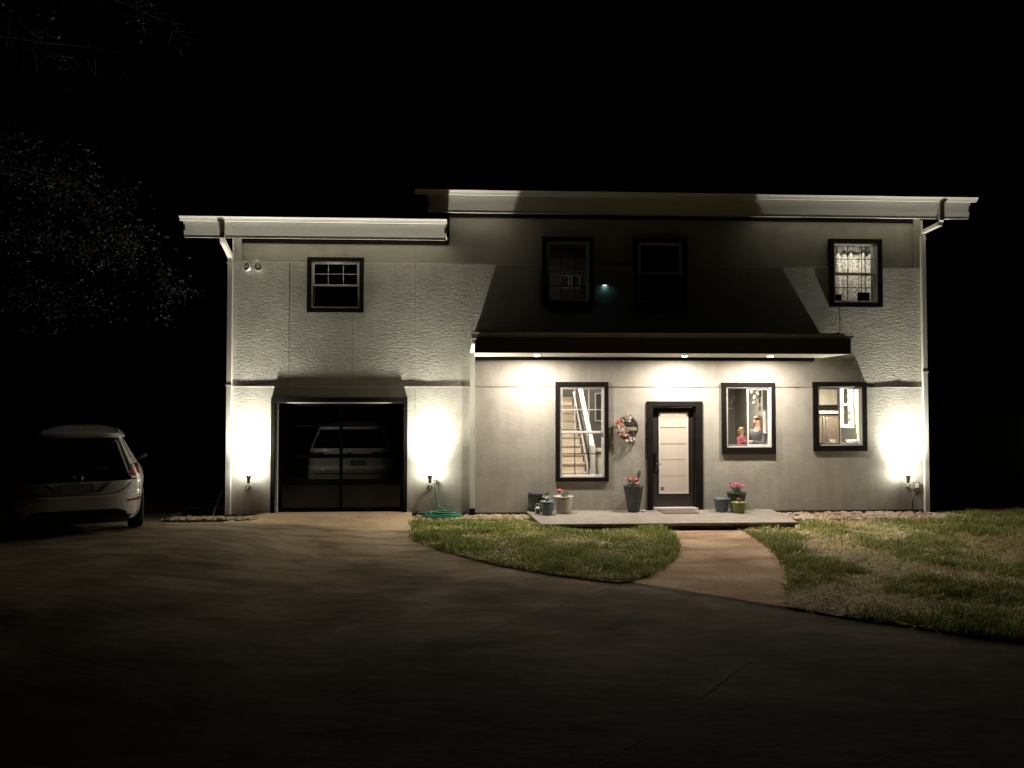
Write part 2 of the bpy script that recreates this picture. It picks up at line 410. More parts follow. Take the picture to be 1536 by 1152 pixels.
# ------------------------------------------------------------------ roofs
def eave(x0, x1, gx0, gx1, pxmid, y_gt, y_gb, y_fb, slope, wall_top, back, name, rooflabel):
    """fascia cut square to the rafters (leans under), K gutter on top of it, soffit recessed behind"""
    Y = -OV
    z_gt = at(pxmid, y_gt, Y-.11).z; z_gb = at(pxmid, y_gb, Y-.02).z; z_fb = at(pxmid, y_fb, Y+.06).z
    tl = 0.24                                       # lean of the fascia
    top = z_gt-0.01
    yb = Y+(top-z_fb)*tl
    fm = MB(); fm.prism_x([(Y, top), (Y+0.03, top), (yb+0.03, z_fb), (yb, z_fb)], x0, x1)
    lipz = z_fb
    fm.prism_x([(yb-0.006, lipz-0.004), (yb-0.006, lipz+0.016), (yb-.001, lipz+0.016), (yb-.001, lipz-0.004)], x0, x1)
    fo = fm.build('fascia', M['fascia'], house)
    # gutter
    h = z_gt-z_gb
    gp = [(Y-0.002, z_gt-0.012), (Y-0.002, z_gb+.0), (Y-0.055, z_gb-0.002), (Y-0.062, z_gb+0.014), (Y-0.068, z_gb+0.016),
          (Y-0.078, z_gb+h*0.45), (Y-0.108, z_gb+h*0.80), (Y-0.118, z_gb+h*0.84), (Y-0.118, z_gt), (Y-0.106, z_gt), (Y-0.106, z_gb+h*.84), (Y-.06, z_gb+.03), (Y-.012, z_gb+.02), (Y-.012, z_gt-.012)]
    gm = MB(); gm.prism_x(gp, gx0, gx1); gm.build('gutter', M['fascia'], house)
    # soffit, hidden above the lower edge of the fascia
    zs = z_fb+0.10
    sm = MB(); sm.add([(x0, yb+0.03, zs), (x1, yb+0.03, zs), (x1, REC+.015, zs+OV*slope*.5), (x0, REC+.015, zs+OV*slope*.5)], [(0,1,2,3)])
    sm.build('soffit', M['soffit'], house)
    # roof plane
    rz0 = z_gt-0.035
    rm = MB(); rm.prism_x([(Y-0.03, rz0), (Y-0.03, rz0+0.02), (back+.3, rz0+0.02+(back+OV)*slope), (back+.3, rz0+(back+OV)*slope)], x0-0.02, x1+0.02)
    rm.prism_x([(Y+0.03, zs+.02), (Y+.03, rz0-.002), (back, rz0-.004+(back+OV)*slope), (back, zs+.02+(back)*slope)], x0, x0+0.03)
    rm.prism_x([(Y+0.03, zs+.02), (Y+.03, rz0-.002), (back, rz0-.004+(back+OV)*slope), (back, zs+.02+(back)*slope)], x1-0.03, x1)
    rm.build('roof', M['roof'], house)
    return Y, yb, z_gt, z_gb, z_fb, zs

gxl0 = at(268, 325, -OV-.11).x; fxl0 = at(274, 340, -OV).x; fxl1 = at(669, 345, -OV).x; gxl1 = at(670.5, 333, -OV-.1).x
EL = eave(fxl0, fxl1, gxl0, gxl1, 470, 325.5, 333.5, 357.5, 0.12, ZTOPL, DEPTH, 'low', '')
gxm0 = at(622, 287, -OV-.11).x; fxm0 = at(641, 305, -OV).x; fxm1 = at(1457, 312, -OV).x; gxm1 = at(1468, 298, -OV-.11).x
EM = eave(fxm0, fxm1, gxm0, gxm1, 1045, 289.5, 297.5, 322.5, 0.12, ZTOPM, DEPTH, 'main', '')
# dark frieze boards under the soffits
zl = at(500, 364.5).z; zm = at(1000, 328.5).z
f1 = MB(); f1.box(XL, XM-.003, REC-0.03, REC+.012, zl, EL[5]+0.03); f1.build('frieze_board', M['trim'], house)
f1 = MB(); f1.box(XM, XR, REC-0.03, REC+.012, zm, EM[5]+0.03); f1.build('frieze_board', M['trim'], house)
# dark corner strip where low roof butts the tall block
f1 = MB(); f1.box(at(671,340,-OV+.1).x, at(674.5,340,0).x, 0.0, REC-.03, at(672,364,0).z, at(672,324,0).z); f1.build('end_trim', M['trim'], house)

# ------------------------------------------------------------------ porch canopy
CD = 1.2
cx0 = at(713, 515, -CD).x; cx1 = at(1275.5, 515, -CD).x
cg0 = at(707, 500, -CD-.1).x; cg1 = at(1281, 500, -CD-.1).x
zc_b = at(990, 530, -CD).z; zc_t = at(990, 507, -CD).z; zg_t = at(990, 498.5, -CD-.11).z; zg_b = at(990, 506, -CD-.05).z
can = MB(); can.box(cx0, cx1, -CD, -CD+0.03, zc_b, zg_t-0.02); canopy = can.build('canopy', M['dark_spout'], house)
zsf = zc_b+0.004
s_ = MB(); s_.add([(cx0+.002, -CD+.03, zsf), (cx1-.002, -CD+.03, zsf), (cx1-.002, 0.0, zsf), (cx0+.002, 0.0, zsf)], [(0,1,2,3)])
s_.build('soffit', M['soffit'], canopy)
rise = 0.05
zr = zg_t-0.02
r_ = MB(); r_.prism_x([(-CD-.04, zr), (-CD-.04, zr+.018), (-.004, zr+.018+rise*CD), (-.004, zr+rise*CD)], cx0-0.02, cx1+.02)
# standing ribs of the metal roof
k = cx0+0.05
while k < cx1:
    r_.prism_x([(-CD-.02, zr+.017), (-CD-.02, zr+.045), (-.004, zr+.045+rise*CD), (-.004, zr+.017+rise*CD)], k, k+.02); k += 0.42
r_.prism_x([(-.03, zr+.06), (-.03, zr+.13), (-.006, zr+.13), (-.006, zr+.06)], cx0-.01, cx1-.1)
r_.build('roof', M['roof'], canopy)
for xx0, xx1 in ((cx0-.012, cx0-.0015), (cx1+.0015, cx1+.012)):
    e_ = MB(); e_.prism_x([(-CD+.0, zc_b), (-CD+.0, zr-.002), (-.004, zr-.002+rise*CD), (-.004, zc_b)], xx0, xx1)
    e_.build('end_board', M['fascia'], canopy)
h = zg_t-zg_b; Y = -CD
gp = [(Y-0.002, zg_t-0.004), (Y-0.002, zg_b), (Y-0.055, zg_b-0.002), (Y-0.066, zg_b+0.016), (Y-0.078, zg_b+h*0.45), (Y-0.105, zg_b+h*0.8), (Y-0.115, zg_b+h*0.84), (Y-0.115, zg_t), (Y-.1, zg_t), (Y-.1, zg_b+h*.8), (Y-.06, zg_b+.03), (Y-.012, zg_b+.02), (Y-.012, zg_t-.004)]
g_ = MB(); g_.prism_x(gp, cg0, cg1); g_.build('gutter', M['dark_spout'], canopy)
lz0 = at(990, 540.8, -.05).z
l_ = MB(); l_.box(at(713, 538).x, at(1220, 538).x, -0.055, -.001, lz0, zsf-.002); l_.build('ledger_board', M['trim'], canopy)

# ------------------------------------------------------------------ downspouts
def rect_tube(mb, pts, w, d):
    """rectangular pipe: w along x, d along y, pts in order"""
    pts = [Vector(p) for p in pts]; vs = []; fs = []
    for i, p in enumerate(pts):
        t = (pts[min(i+1, len(pts)-1)]-pts[max(i-1, 0)]).normalized()
        n = Vector((0, -1, 0)); n = (n-t*n.dot(t))
        n = n.normalized() if n.length > .2 else Vector((0,0,1))
        b = t.cross(n).normalized()
        for sx, sy in ((-1,-1),(1,-1),(1,1),(-1,1)):
            vs.append(p+b*sx*w/2+n*sy*d/2)
    for i in range(len(pts)-1):
        for k in range(4): fs.append((i*4+k, i*4+(k+1)%4, i*4+4+(k+1)%4, i*4+4+k))
    fs += [(0,1,2,3), tuple(range(len(pts)*4-4, len(pts)*4))]
    mb.add(vs, fs)
def spout(xtop, xw, ztop, y_out, z_elb, z_in, zbot, yin=-0.05, w=0.095, d=0.07, kick=True, foot=None):
    mb = MB()
    rect_tube(mb, [(xtop, y_out, ztop), (xtop, y_out, z_elb), (xtop, y_out+.03, z_elb-.06), (xw, yin-.03, z_in+.05), (xw, yin, z_in-.03), (xw, yin, zbot)], w, d)
    o = mb.build('downspout', M['spout'], house, bevel=0.006)
    for zz in ((z_in+zbot)/2, z_in-.10):
        st = MB(); st.box(xw-w/2-.012, xw+w/2+.012, yin-d/2-.004, yin-d/2+.012, zz, zz+.025); st.build('strap', M['spout'], o)
    if foot:
        ft = MB(); ft.box(xw-w/2-.006, xw+w/2+.006, yin-d/2-.10, yin-.005, zbot-.06, zbot+.05)
        ft.build('spout_boot', foot, o)
    return o
# left
pt = at(333, 330, -OV-.07); pe = at(333, 356, -OV-.07); pi = at(345.5, 388, -.05)
spout(pt.x, at(344, 560, -.05).x, EL[3]+.005, -OV-.02, pe.z, pi.z, at(342, 772, -.06).z)
pt = at(1413, 305, -OV-.05); pe = at(1413, 330, -OV-.05); pi = at(1386, 352, -.05)
spout(pt.x, at(1387, 560, -.05).x, EM[3]+.005, -OV-.02, pe.z, pi.z, at(1388, 768, -.06).z)
# canopy spout at its left end: short return from the gutter then straight down the wall
pw_ = at(708.5, 600, -.05).x
spout(cg0+.06, pw_, zg_b+.01, -CD+.0, zg_b-.03, at(708, 530, -.05).z, at(708, 766, -.06).z, foot=M['trim'])

# ------------------------------------------------------------------ windows
def frame_rect(mb, x0, x1, z0, z1, w, y0, y1, mi=0):
    mb.box(x0, x0+w, y0, y1, z0, z1, mi); mb.box(x1-w, x1, y0, y1, z0, z1, mi)
    mb.box(x0+w, x1-w, y0+.0005, y1, z0, z0+w, mi); mb.box(x0+w, x1-w, y0+.0005, y1, z1-w, z1, mi)
def window(key, label, style, grid=None, low_mat='screen', lower_grid=False, muntin='vinyl', low_muntin='dark'):
    o = rect(WIN[key][0]); i = OPEN[key]
    y_base = REC if False else 0.0
    t = MB()
    pr = -0.052
    t.box(o[0], i[0], pr, .03, o[2], o[3]); t.box(i[1], o[1], pr, .03, o[2], o[3])
    t.box(i[0], i[1], pr+.001, .03, o[2], i[2]); t.box(i[0], i[1], pr+.001, .03, i[3], o[3])
    t.box(i[0]-.002, i[1]+.002, .031, .12, i[3]-.004, i[3]+.01)
    w = t.build('window', M['trim'], house, bevel=0.004); w['label'] = label
    x0, x1, z0, z1 = i
    fr = MB(); frame_rect(fr, x0+.001, x1-.001, z0+.001, z1-.001, .026, -.022, .09); fr.build('frame', M['vinyl'], w)
    a, b, c_, d = x0+.027, x1-.027, z0+.027, z1-.027
    sash = .026
    if style == 'hung':
        zm_ = (c_+d)/2
        up = MB(); frame_rect(up, a, b, zm_-.012, d, sash, 0.0, .03)
        if grid:
            nx, nz = grid
            for k in range(1, nx): xx = a+(b-a)*k/nx; up.box(xx-.007, xx+.007, .012, .020, zm_+.014, d-sash, 1)
            for k in range(1, nz): zz = zm_+(d-zm_)*k/nz; up.box(a+sash, b-sash, .0115, .0205, zz-.007, zz+.007, 1)
        up.build('sash', [M['vinyl'], M[muntin]], w)
        lo = MB(); frame_rect(lo, a, b, c_, zm_-.013, sash, .031, .06, 0 if low_mat == 'glass' else 0)
        lo.box(a, b, -.012, .0, zm_-.028, zm_-.002)
        if lower_grid:
            nx, nz = grid
            for k in range(1, nx): xx = a+(b-a)*k/nx; lo.box(xx-.008, xx+.008, .042, .050, c_+sash, zm_-.03, 1)
            for k in range(1, nz): zz = c_+(zm_-c_)*k/nz; lo.box(a+sash, b-sash, .0415, .0505, zz-.008, zz+.008, 1)
        lo.build('sash', [M['vinyl'], M['trim'] if low_muntin == 'dark' else M['vinyl']], w)
        g1 = MB(); g1.add([(a, .022, zm_), (b, .022, zm_), (b, .022, d), (a, .022, d)], [(0,1,2,3)]); g1.build('pane', M['glass'], w)
        g2 = MB(); g2.add([(a, .052, c_), (b, .052, c_), (b, .052, zm_), (a, .052, zm_)], [(0,1,2,3)]); g2.build('pane', M['glass'], w)
        if low_mat == 'screen':
            s2 = MB(); s2.add([(a, .005, c_), (b, .005, c_), (b, .005, zm_-.03), (a, .005, zm_-.03)], [(0,1,2,3)]); s2.build('insect_screen', M['screen'], w)
            s3 = MB(); frame_rect(s3, a+.002, b-.002, c_+.002, zm_-.03, .014, -.004, .004); s3.build('screen_frame', M['trim'] if key in ('ul',) else M['found'], w)
    else:
        xm_ = (a+b)/2 - (.01 if key == 'di' else -.01)
        lf = MB(); frame_rect(lf, a, xm_+.02, c_, d, sash+.004, .031, .06); lf.build('sash', M['vinyl'], w)
        rt = MB(); frame_rect(rt, xm_-.02, b, c_, d, sash+.006, .0, .03); rt.build('sash', M['vinyl'], w)
        g1 = MB(); g1.add([(a, .052, c_), (xm_, .052, c_), (xm_, .052, d), (a, .052, d)], [(0,1,2,3)]); g1.build('pane', M['glass'], w)
        g2 = MB(); g2.add([(xm_, .022, c_), (b, .022, c_), (b, .022, d), (xm_, .022, d)], [(0,1,2,3)]); g2.build('pane', M['glass'], w)
        s2 = MB(); s2.add([(a, .004, c_), (xm_-.02, .004, c_), (xm_-.02, .004, d), (a, .004, d)], [(0,1,2,3)]); s2.build('insect_screen', M['screen'], w)
        s3 = MB(); frame_rect(s3, a+.002, xm_-.021, c_+.002, d-.002, .012, -.004, .003); s3.build('screen_frame', M['found'], w)
    return w
window('ul', 'dark upstairs window above the garage with white sashes', 'hung', (3,2))
window('um', 'dim upstairs window with framed pictures behind it', 'hung', (3,2), 'glass', True, muntin='trim')
window('ud', 'unlit upstairs window over the middle of the canopy', 'hung', None)
window('ur', 'lit upstairs window with a lace curtain', 'hung', (3,2), 'glass', True, muntin='trim')
window('st', 'tall downstairs window showing the staircase', 'hung', (3,2), 'glass', True, muntin='vinyl')
window('di', 'sliding downstairs window with two people behind it', 'slide')
window('ki', 'sliding downstairs window showing the kitchen', 'slide')

# ------------------------------------------------------------------ front door
o = rect((970.5, 602, 1053.5, 763)); i = DOOR
t = MB(); t.box(o[0], i[0], -.05, .03, 0.002, o[3]); t.box(i[1], o[1], -.05, .03, 0.002, o[3]); t.box(i[0], i[1], -.049, .03, i[3], o[3])
t.box(i[0], i[0]+.02, .031, .17, .01, i[3]); t.box(i[1]-.02, i[1], .031, .17, .01, i[3]); t.box(i[0]+.02, i[1]-.02, .031, .17, i[3]-.02, i[3])
dfr = t.build('door_frame', M['trim'], house, bevel=.004)
sx0, sx1, sz0, sz1 = i[0]+.021, i[1]-.021, .045, i[3]-.021
gl = (at(988, 680, .11).x, at(1032.5, 680, .11).x, at(1010, 740.5, .11).z, at(1010, 618, .11).z)
d_ = MB(); YD0, YD1 = .11, .155
d_.box(sx0, gl[0], YD0, YD1, sz0, sz1); d_.box(gl[1], sx1, YD0, YD1, sz0, sz1); d_.box(gl[0], gl[1], YD0, YD1, sz0, gl[2]); d_.box(gl[0], gl[1], YD0, YD1, gl[3], sz1)
door = d_.build('front_door', M['door'], house); door['label'] = 'black front door with a tall frosted pane'
gf = MB(); frame_rect(gf, gl[0]+.001, gl[1]-.001, gl[2]+.001, gl[3]-.001, .028, YD0-.012, YD0+.03); gf.build('pane_frame', M['vinyl'], door)
m, nt, out = new_mat('frosted_glass')
tr = N(nt, 'ShaderNodeBsdfTranslucent'); tr.inputs['Color'].default_value = (.86,.80,.72,1)
df = N(nt, 'ShaderNodeBsdfPrincipled'); df.inputs['Base Color'].default_value = (.42,.38,.34,1); df.inputs['Roughness'].default_value = .25
nz = N(nt, 'ShaderNodeTexNoise'); nz.inputs['Scale'].default_value = 2.0; L(nt, coords(nt), nz.inputs['Vector'])
mr = N(nt, 'ShaderNodeMapRange'); mr.inputs['To Min'].default_value = .38; mr.inputs['To Max'].default_value = .52; L(nt, nz.outputs['Fac'], mr.inputs['Value'])
mx = N(nt, 'ShaderNodeMixShader'); L(nt, mr.outputs[0], mx.inputs[0]); L(nt, tr.outputs[0], mx.inputs[1]); L(nt, df.outputs[0], mx.inputs[2]); L(nt, mx.outputs[0], out.inputs['Surface'])
M['frost'] = m
M['stripe'] = pmat('dark_stripe', (.05,.03,.025), .4, .2, 30)
M['stripe_soft'] = pmat('soft_stripe', (.40,.28,.22), .4, .35, 22)
gz = [at(1010, y, .12).z for y in (741, 714.5, 690, 666.5, 642, 618)]
fp = MB()
for k in range(5):
    lo = gz[k]+(.014 if k else 0); hi = gz[k+1]
    fp.add([(gl[0]+.028, .125, lo), (gl[1]-.028, .125, lo), (gl[1]-.028, .125, hi), (gl[0]+.028, .125, hi)], [(0,1,2,3)])
fp.build('frosted_pane', M['frost'], door)

for k in range(1, 5):
    cl = MB(); cl.add([(gl[0]+.028, .126, gz[k]-.001), (gl[1]-.028, .126, gz[k]-.001), (gl[1]-.028, .126, gz[k]+.015), (gl[0]+.028, .126, gz[k]+.015)], [(0,1,2,3)])
    cl.build('clear_stripe', M['stripe'] if k > 2 else M['stripe_soft'], door)
hp = at(982, 692, .09)
hd = MB(); hd.box(hp.x-.022, hp.x+.022, .085, .109, hp.z-.14, hp.z+.0); hd.box(hp.x-.028, hp.x+.028, .075, .109, hp.z+.03, hp.z+.16)
hd.tube([(hp.x, .108, hp.z-.05), (hp.x, .05, hp.z-.05), (hp.x+.03, .045, hp.z-.05), (hp.x+.12, .05, hp.z-.055)], .010, 8)
hd.build('handle', M['black_metal'], door, bevel=0.003)
sp = at(993.5, 733, .118); st = MB(); st.lathe([(1e-4,.0),(.034,.0),(.034,.003),(1e-4,.003)], (sp.x, .1235, sp.z), 20, mat=Matrix.Rotation(R(90), 3, 'X'))
st.box(sp.x-.018, sp.x+.018, .1195, .1203, sp.z-.004, sp.z+.004, 1)
st.build('round_sticker', [M['black_metal'], M['vinyl']], door)
th = MB(); th.box(i[0]+.0, i[1]+.03, -.06, .17, 0.003, .042); th.build('threshold', M['vinyl'], house, bevel=.004)

# ------------------------------------------------------------------ garage door
o = rect((406.7, 596, 611, 768)); i = GAR
t = MB(); t.box(o[0], i[0], -.05, .03, -.05, o[3]); t.box(i[1], o[1], -.05, .03, -.05, o[3]); t.box(i[0], i[1], -.049, .03, i[3], o[3])
t.build('garage_frame', M['trim'], house, bevel=.004)
ws = MB(); ws.box(i[0]+.001, i[0]+.04, .02, .10, .0, i[3]-.001); ws.box(i[0]+.041, i[1]-.001, .035, .10, i[3]-.022, i[3]-.001)
ws.build('weather_strip', M['vinyl'], house)
gx0, gx1 = i[0]+.042, i[1]-.002
yg = .10; gzs = [at(510, y, yg).z for y in (765, 723, 684, 638.5, 606)]
xm_ = at(511.5, 680, yg).x
g = MB()
g.box(gx0, gx0+.07, yg, yg+.04, .0, i[3]-.023); g.box(gx1-.07, gx1, yg, yg+.04, .0, i[3]-.023)
g.box(xm_-.03, xm_+.03, yg-.001, yg+.04, .02, i[3]-.03)
for k, hh in enumerate((.045, .055, .04, .018, .04)):
    g.box(gx0+.07, gx1-.07, yg+.001, yg+.039, max(0.0, gzs[k]-hh), gzs[k]+hh if k < 4 else i[3]-.024)
gd = g.build('garage_door', M['alu_black'], house, bevel=.003); gd['label'] = 'black framed garage door of dark glass panels'
for k in range(4):
    for (a, b) in ((gx0+.07, xm_-.03), (xm_+.03, gx1-.07)):
        p = MB(); p.add([(a, yg+.02, gzs[k]), (b, yg+.02, gzs[k]), (b, yg+.02, gzs[k+1]), (a, yg+.02, gzs[k+1])], [(0,1,2,3)])
        p.build('panel', M['frost_panel'] if k == 0 else M['dark_glass'], gd)

# ------------------------------------------------------------------ rooms (walls, floors and ceilings inside)
def room(x0, x1, y1, z0, z1, wm, fm=None, name='room'):
    y0 = .13
    mb = MB()
    mb.add([(x0,y1,z0),(x1,y1,z0),(x1,y1,z1),(x0,y1,z1)], [(0,1,2,3)]); mb.add([(x0,y0,z0),(x0,y1,z0),(x0,y1,z1),(x0,y0,z1)], [(0,1,2,3)])
    mb.add([(x1,y0,z0),(x1,y1,z0),(x1,y1,z1),(x1,y0,z1)], [(0,1,2,3)])
    mb.add([(x0,y0,z1),(x1,y0,z1),(x1,y1,z1),(x0,y1,z1)], [(0,1,2,3)], 1); mb.add([(x0,y0,z0),(x1,y0,z0),(x1,y1,z0),(x0,y1,z0)], [(0,1,2,3)], 2)
    return mb.build('inner_wall', [M[wm], M['inner_light'], fm or M['floorwood']], house)
ZC = 2.72; ZU = 3.0; ZUC = min(ZTOPM-.05, 5.6)
XG = GAR[1]+.5
room(XL+.16, XG, 6.6, .001, 2.6, 'inner_grey', M['found'])                              # garage
room(XG+.05, DOOR[0]-.12, 5.0, .06, 3.90, 'inner_grey')     # stair hall
room(DOOR[0]-.08, DOOR[1]+.10, 3.0, .06, ZC, 'inner_light')                               # entry
xk = (OPEN['di'][1]+OPEN['ki'][0])/2
room(DOOR[1]+.14, xk-.03, 3.4, .06, ZC, 'inner_grey')                                     # dining room
room(xk+.03, XR-.16, 3.2, .06, ZC, 'inner')                                               # kitchen
xu1 = (OPEN['um'][1]+OPEN['ud'][0])/2; xu2 = (OPEN['ud'][1]+OPEN['ur'][0])/2
room(OPEN['um'][0]-1.0, xu1, 2.6, 3.95, ZTOPM-.1, 'inner')
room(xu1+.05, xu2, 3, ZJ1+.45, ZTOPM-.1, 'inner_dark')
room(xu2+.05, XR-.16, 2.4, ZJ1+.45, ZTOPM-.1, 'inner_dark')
room(XL+.16, OPEN['um'][0]-1.1, 3, 2.75, ZTOPL-.05, 'inner_dark')

WARM = (1.0, .80, .60); WARM2 = (1.0, .86, .70)
def lamp_in(x, y, z, e, c, s=.3): return light('room_light', 'AREA', (x, y, z), e, c, house, (0,0,0), s)
LS = {}
xs_ = (OPEN['st'][0]+OPEN['st'][1])/2
LS['stair'] = lamp_in(xs_+.1, .45, 3.45, 130, (1,.89,.75))
LS['stair_fill'] = lamp_in(xs_+.5, 3.3, 3.85, 60, (1,.89,.75))  # fill added deeper in the hall to brighten back wall and upper stairs
LS['entry'] = lamp_in((DOOR[0]+DOOR[1])/2, 1.2, ZC-.05, 50, (1,.89,.77))
LS['din'] = lamp_in(OPEN['di'][0]+.45, 1.35, ZC-.05, 115, (1,.90,.78), .5)
LS['kit'] = lamp_in(OPEN['ki'][0]+.9, 1.3, ZC-.05, 240, (1,.90,.74), .5)
LS['up'] = lamp_in((OPEN['ur'][0]+OPEN['ur'][1])/2+.45, .75, ZTOPM-.15, 15, (1,.93,.82), .3)
LS['upm'] = lamp_in((OPEN['um'][0]+OPEN['um'][1])/2-.2, 1.4, ZTOPM-.15, 1.6, (.95,.93,.85), .3)
LS['garage_fill'] = lamp_in(XL+1.1, .35, 2.5, 4.0, (1,.92,.8), .2)  # added fill light, no known fixture, so the vehicle shows through the glass

# ------------------------------------------------------------------ staircase seen in the tall window
st = thing('staircase', 'cream staircase with white handrail behind the tall downstairs window', 'staircase', (0,0,0))
sxa, sxb = at(836, 650, 1.2).x-.3, at(884, 700, 1.1).x
tr_ = MB(); rs = MB()
for k in range(12):
    y = 1.0+k*.26; z = .06+k*.185
    rs.box(sxa, sxb, y, y+.02, z, z+.16); tr_.box(sxa-.01, sxb+.02, y-.03, y+.27, z+.161, z+.185)
rs.build('riser', pmat('cream_riser', (.72,.64,.53), .7, .05, 3), st); tr_.build('tread', pmat('stair_tread', (.64,.54,.43), .6, .08, 5), st)
bl = MB()
bl.prism_x([(.98, .04), (.98, .30), (4.0, 2.43), (4.0, 2.2)], sxb+.03, sxb+.07)
bl.build('stringer', M['vinyl'], st)
hr = MB(); hx = sxb+.05
def hz(y): return .06+1.02+(y-1.0)*.71
hr.prism_x([(1.0, hz(1.0)-.14), (1.0, hz(1.0)+.14), (3.4, hz(3.4)+.14), (3.4, hz(3.4)-.14)], hx-.05, hx+.05); hr.build('handrail', M['vinyl'], st)
nw = MB(); nw.box(hx-.05, hx+.05, .90, 1.0, .06, hz(1.0)+.16); nw.build('newel_post', M['vinyl'], st, bevel=.006)
hw = MB(); hw.box(hx-.03, hx+.9, 1.0, 1.04, .06, at(890, 677, 1.0).z); hw.box(hx-.06, hx+.92, .97, 1.07, at(890,677,1.0).z+.001, at(890,673,1.0).z+.01)
hw.build('half_wall', M['inner_light'], st)
fp = thing('framed_picture', 'dark framed picture on the grey wall right of the staircase', 'picture', (0,0,0))
p0 = at(893, 632, 4.9); p1 = at(906, 600, 4.9)
q = MB(); frame_rect(q, p0.x, p1.x+.3, p0.z, p0.z+.75, .03, 4.95, 4.985); q.build('frame', M['vinyl'], fp)
q = MB(); q.box(p0.x+.03, p1.x+.27, 4.965, 4.975, p0.z+.03, p0.z+.72); q.build('print', M['inner_dark'], fp)

# ------------------------------------------------------------------ kitchen
k0, k1 = OPEN['ki'][0], OPEN['ki'][1]
kc = thing('wall_cabinet', 'white wall cabinets above the grey tiled splashback in the kitchen', 'cabinet')
zt0 = at(1245, 607.5, 2.85).z
q = MB(); q.box(k0-.4, at(1256, 600, 2.85).x, 2.85, 3.19, zt0, 2.65); q.build('carcass', M['vinyl'], kc)
xx = k0-.38
while xx < at(1256, 600, 2.83).x-.1:
    e = min(xx+.40, at(1256, 600, 2.83).x)
    q = MB(); q.box(xx+.006, e-.006, 2.83, 2.849, zt0+.01, 2.64); q.box(xx+.06, e-.06, 2.822, 2.829, zt0+.08, 2.58)
    q.build('door', M['inner_light'], kc); xx += .40
m, nt, out = new_mat('tile')
b = N(nt, 'ShaderNodeBsdfPrincipled'); b.inputs['Roughness'].default_value = .3; L(nt, b.outputs[0], out.inputs['Surface'])
br = N(nt, 'ShaderNodeTexBrick'); br.inputs['Color1'].default_value = (.16,.16,.15,1); br.inputs['Color2'].default_value = (.22,.21,.20,1); br.inputs['Mortar'].default_value = (.5,.48,.44,1)
br.inputs['Scale'].default_value = 1.0; br.inputs['Brick Width'].default_value = .15; br.inputs['Row Height'].default_value = .075; br.inputs['Mortar Size'].default_value = .004
tc = N(nt, 'ShaderNodeTexCoord'); sx = N(nt, 'ShaderNodeSeparateXYZ'); cx_ = N(nt, 'ShaderNodeCombineXYZ')
L(nt, tc.outputs['Object'], sx.inputs[0]); L(nt, sx.outputs['X'], cx_.inputs[0]); L(nt, sx.outputs['Z'], cx_.inputs[1]); L(nt, cx_.outputs[0], br.inputs['Vector']); L(nt, br.outputs['Color'], b.inputs['Base Color'])
M['tile'] = m
sb = MB(); sb.box(k0-.5, k1+1.2, 3.17, 3.19, .9, zt0-.001); tag(sb.build('splashback', M['tile']), 'grey tiled splashback on the kitchen back wall', 'splashback')
fr = thing('refrigerator', 'brown grey refrigerator side panel with pale handle in the kitchen window', 'refrigerator')
fz = at(1240, 620, 1.8).z; fx0, fx1 = at(1222, 640, 1.8).x, at(1258, 640, 1.8).x
q = MB(); q.box(fx0, fx1, 1.8, 2.5, .07, fz); q.build('body', pmat('fridge', (.15,.125,.10), .4, .1, 3), fr, bevel=.01)
q = MB(); q.box(fx0-.0, fx1+.02, 1.76, 2.5, fz+.002, fz+.05); q.build('top_panel', M['vinyl'], fr)
hx_ = at(1236, 640, 1.74).x; q = MB(); q.tube([(hx_, 1.79, .9), (hx_, 1.74, .92), (hx_, 1.74, fz-.1), (hx_, 1.79, fz-.06)], .012); q.tube([(hx_+.07, 1.79, .9), (hx_+.07, 1.74, .92), (hx_+.07, 1.74, fz-.1), (hx_+.07, 1.79, fz-.06)], .008); q.build('handle', M['metal'], fr)
nb = at(1250, 662, 1.3); q = MB(); q.box(nb.x-.06, nb.x+.05, 1.3, 1.36, nb.z-.04, nb.z+.03); tag(q.build('tissue_box', M['vinyl'], bevel=.004), 'small white box on the kitchen counter, left of the stacked bowls', 'box')
gc = thing('glass_cabinet', 'tall white glass fronted cabinet at the right of the kitchen window', 'cabinet')
ga, gb = at(1262, 640, 1.5), at(1281, 640, 1.0)
za, zb = at(1266, 641, 1.5).z, 2.6
dirv = (Vector((gb.x, gb.y, 0))-Vector((ga.x, ga.y, 0))); gl_ = dirv.length; ang = math.atan2(dirv.y, dirv.x)
mt = Matrix.Translation((ga.x, ga.y, 0)) @ Matrix.Rotation(ang, 4, 'Z')
q = MB(); w_ = .07
for a, b_, c_, e in ((0, w_, za, zb), (gl_-w_, gl_, za, zb), (w_, gl_-w_, za, za+w_), (w_, gl_-w_, zb-w_, zb), (w_, gl_-w_, (za+zb)/2-.02, (za+zb)/2+.02)):
    q.box(a, b_, -.02, .02, c_, e, mat=mt)
q.build('frame', M['vinyl'], gc)
q = MB(); q.box(w_, gl_-w_, .12, .14, za+w_, zb-w_, mat=mt); q.build('back_panel', M['tile'], gc)
q = MB(); q.box(w_, gl_-w_, -.002, .002, za+w_, zb-w_, mat=mt); q.build('pane', M['glass'], gc)
wc = MB(); a_, b_ = at(1282, 620, .6).x, k1+.15
wc.box(a_, b_, .5, .55, at(1285, 650, .6).z, 2.65); wc.box(a_+.1, b_, .35, .499, at(1288, 669, .4).z, 2.65)
tag(wc.build('curtain', M['inner_light']), 'cream side curtain at the right of the kitchen window', 'curtain')
ct = thing('kitchen_counter', 'kitchen counter under the right downstairs window', 'counter')
zc_ = OPEN['ki'][2]-.06
q = MB(); q.box(k0-.5, k1+.4, .16, .85, zc_-.04, zc_); q.build('worktop', M['inner_light'], ct, bevel=.004)
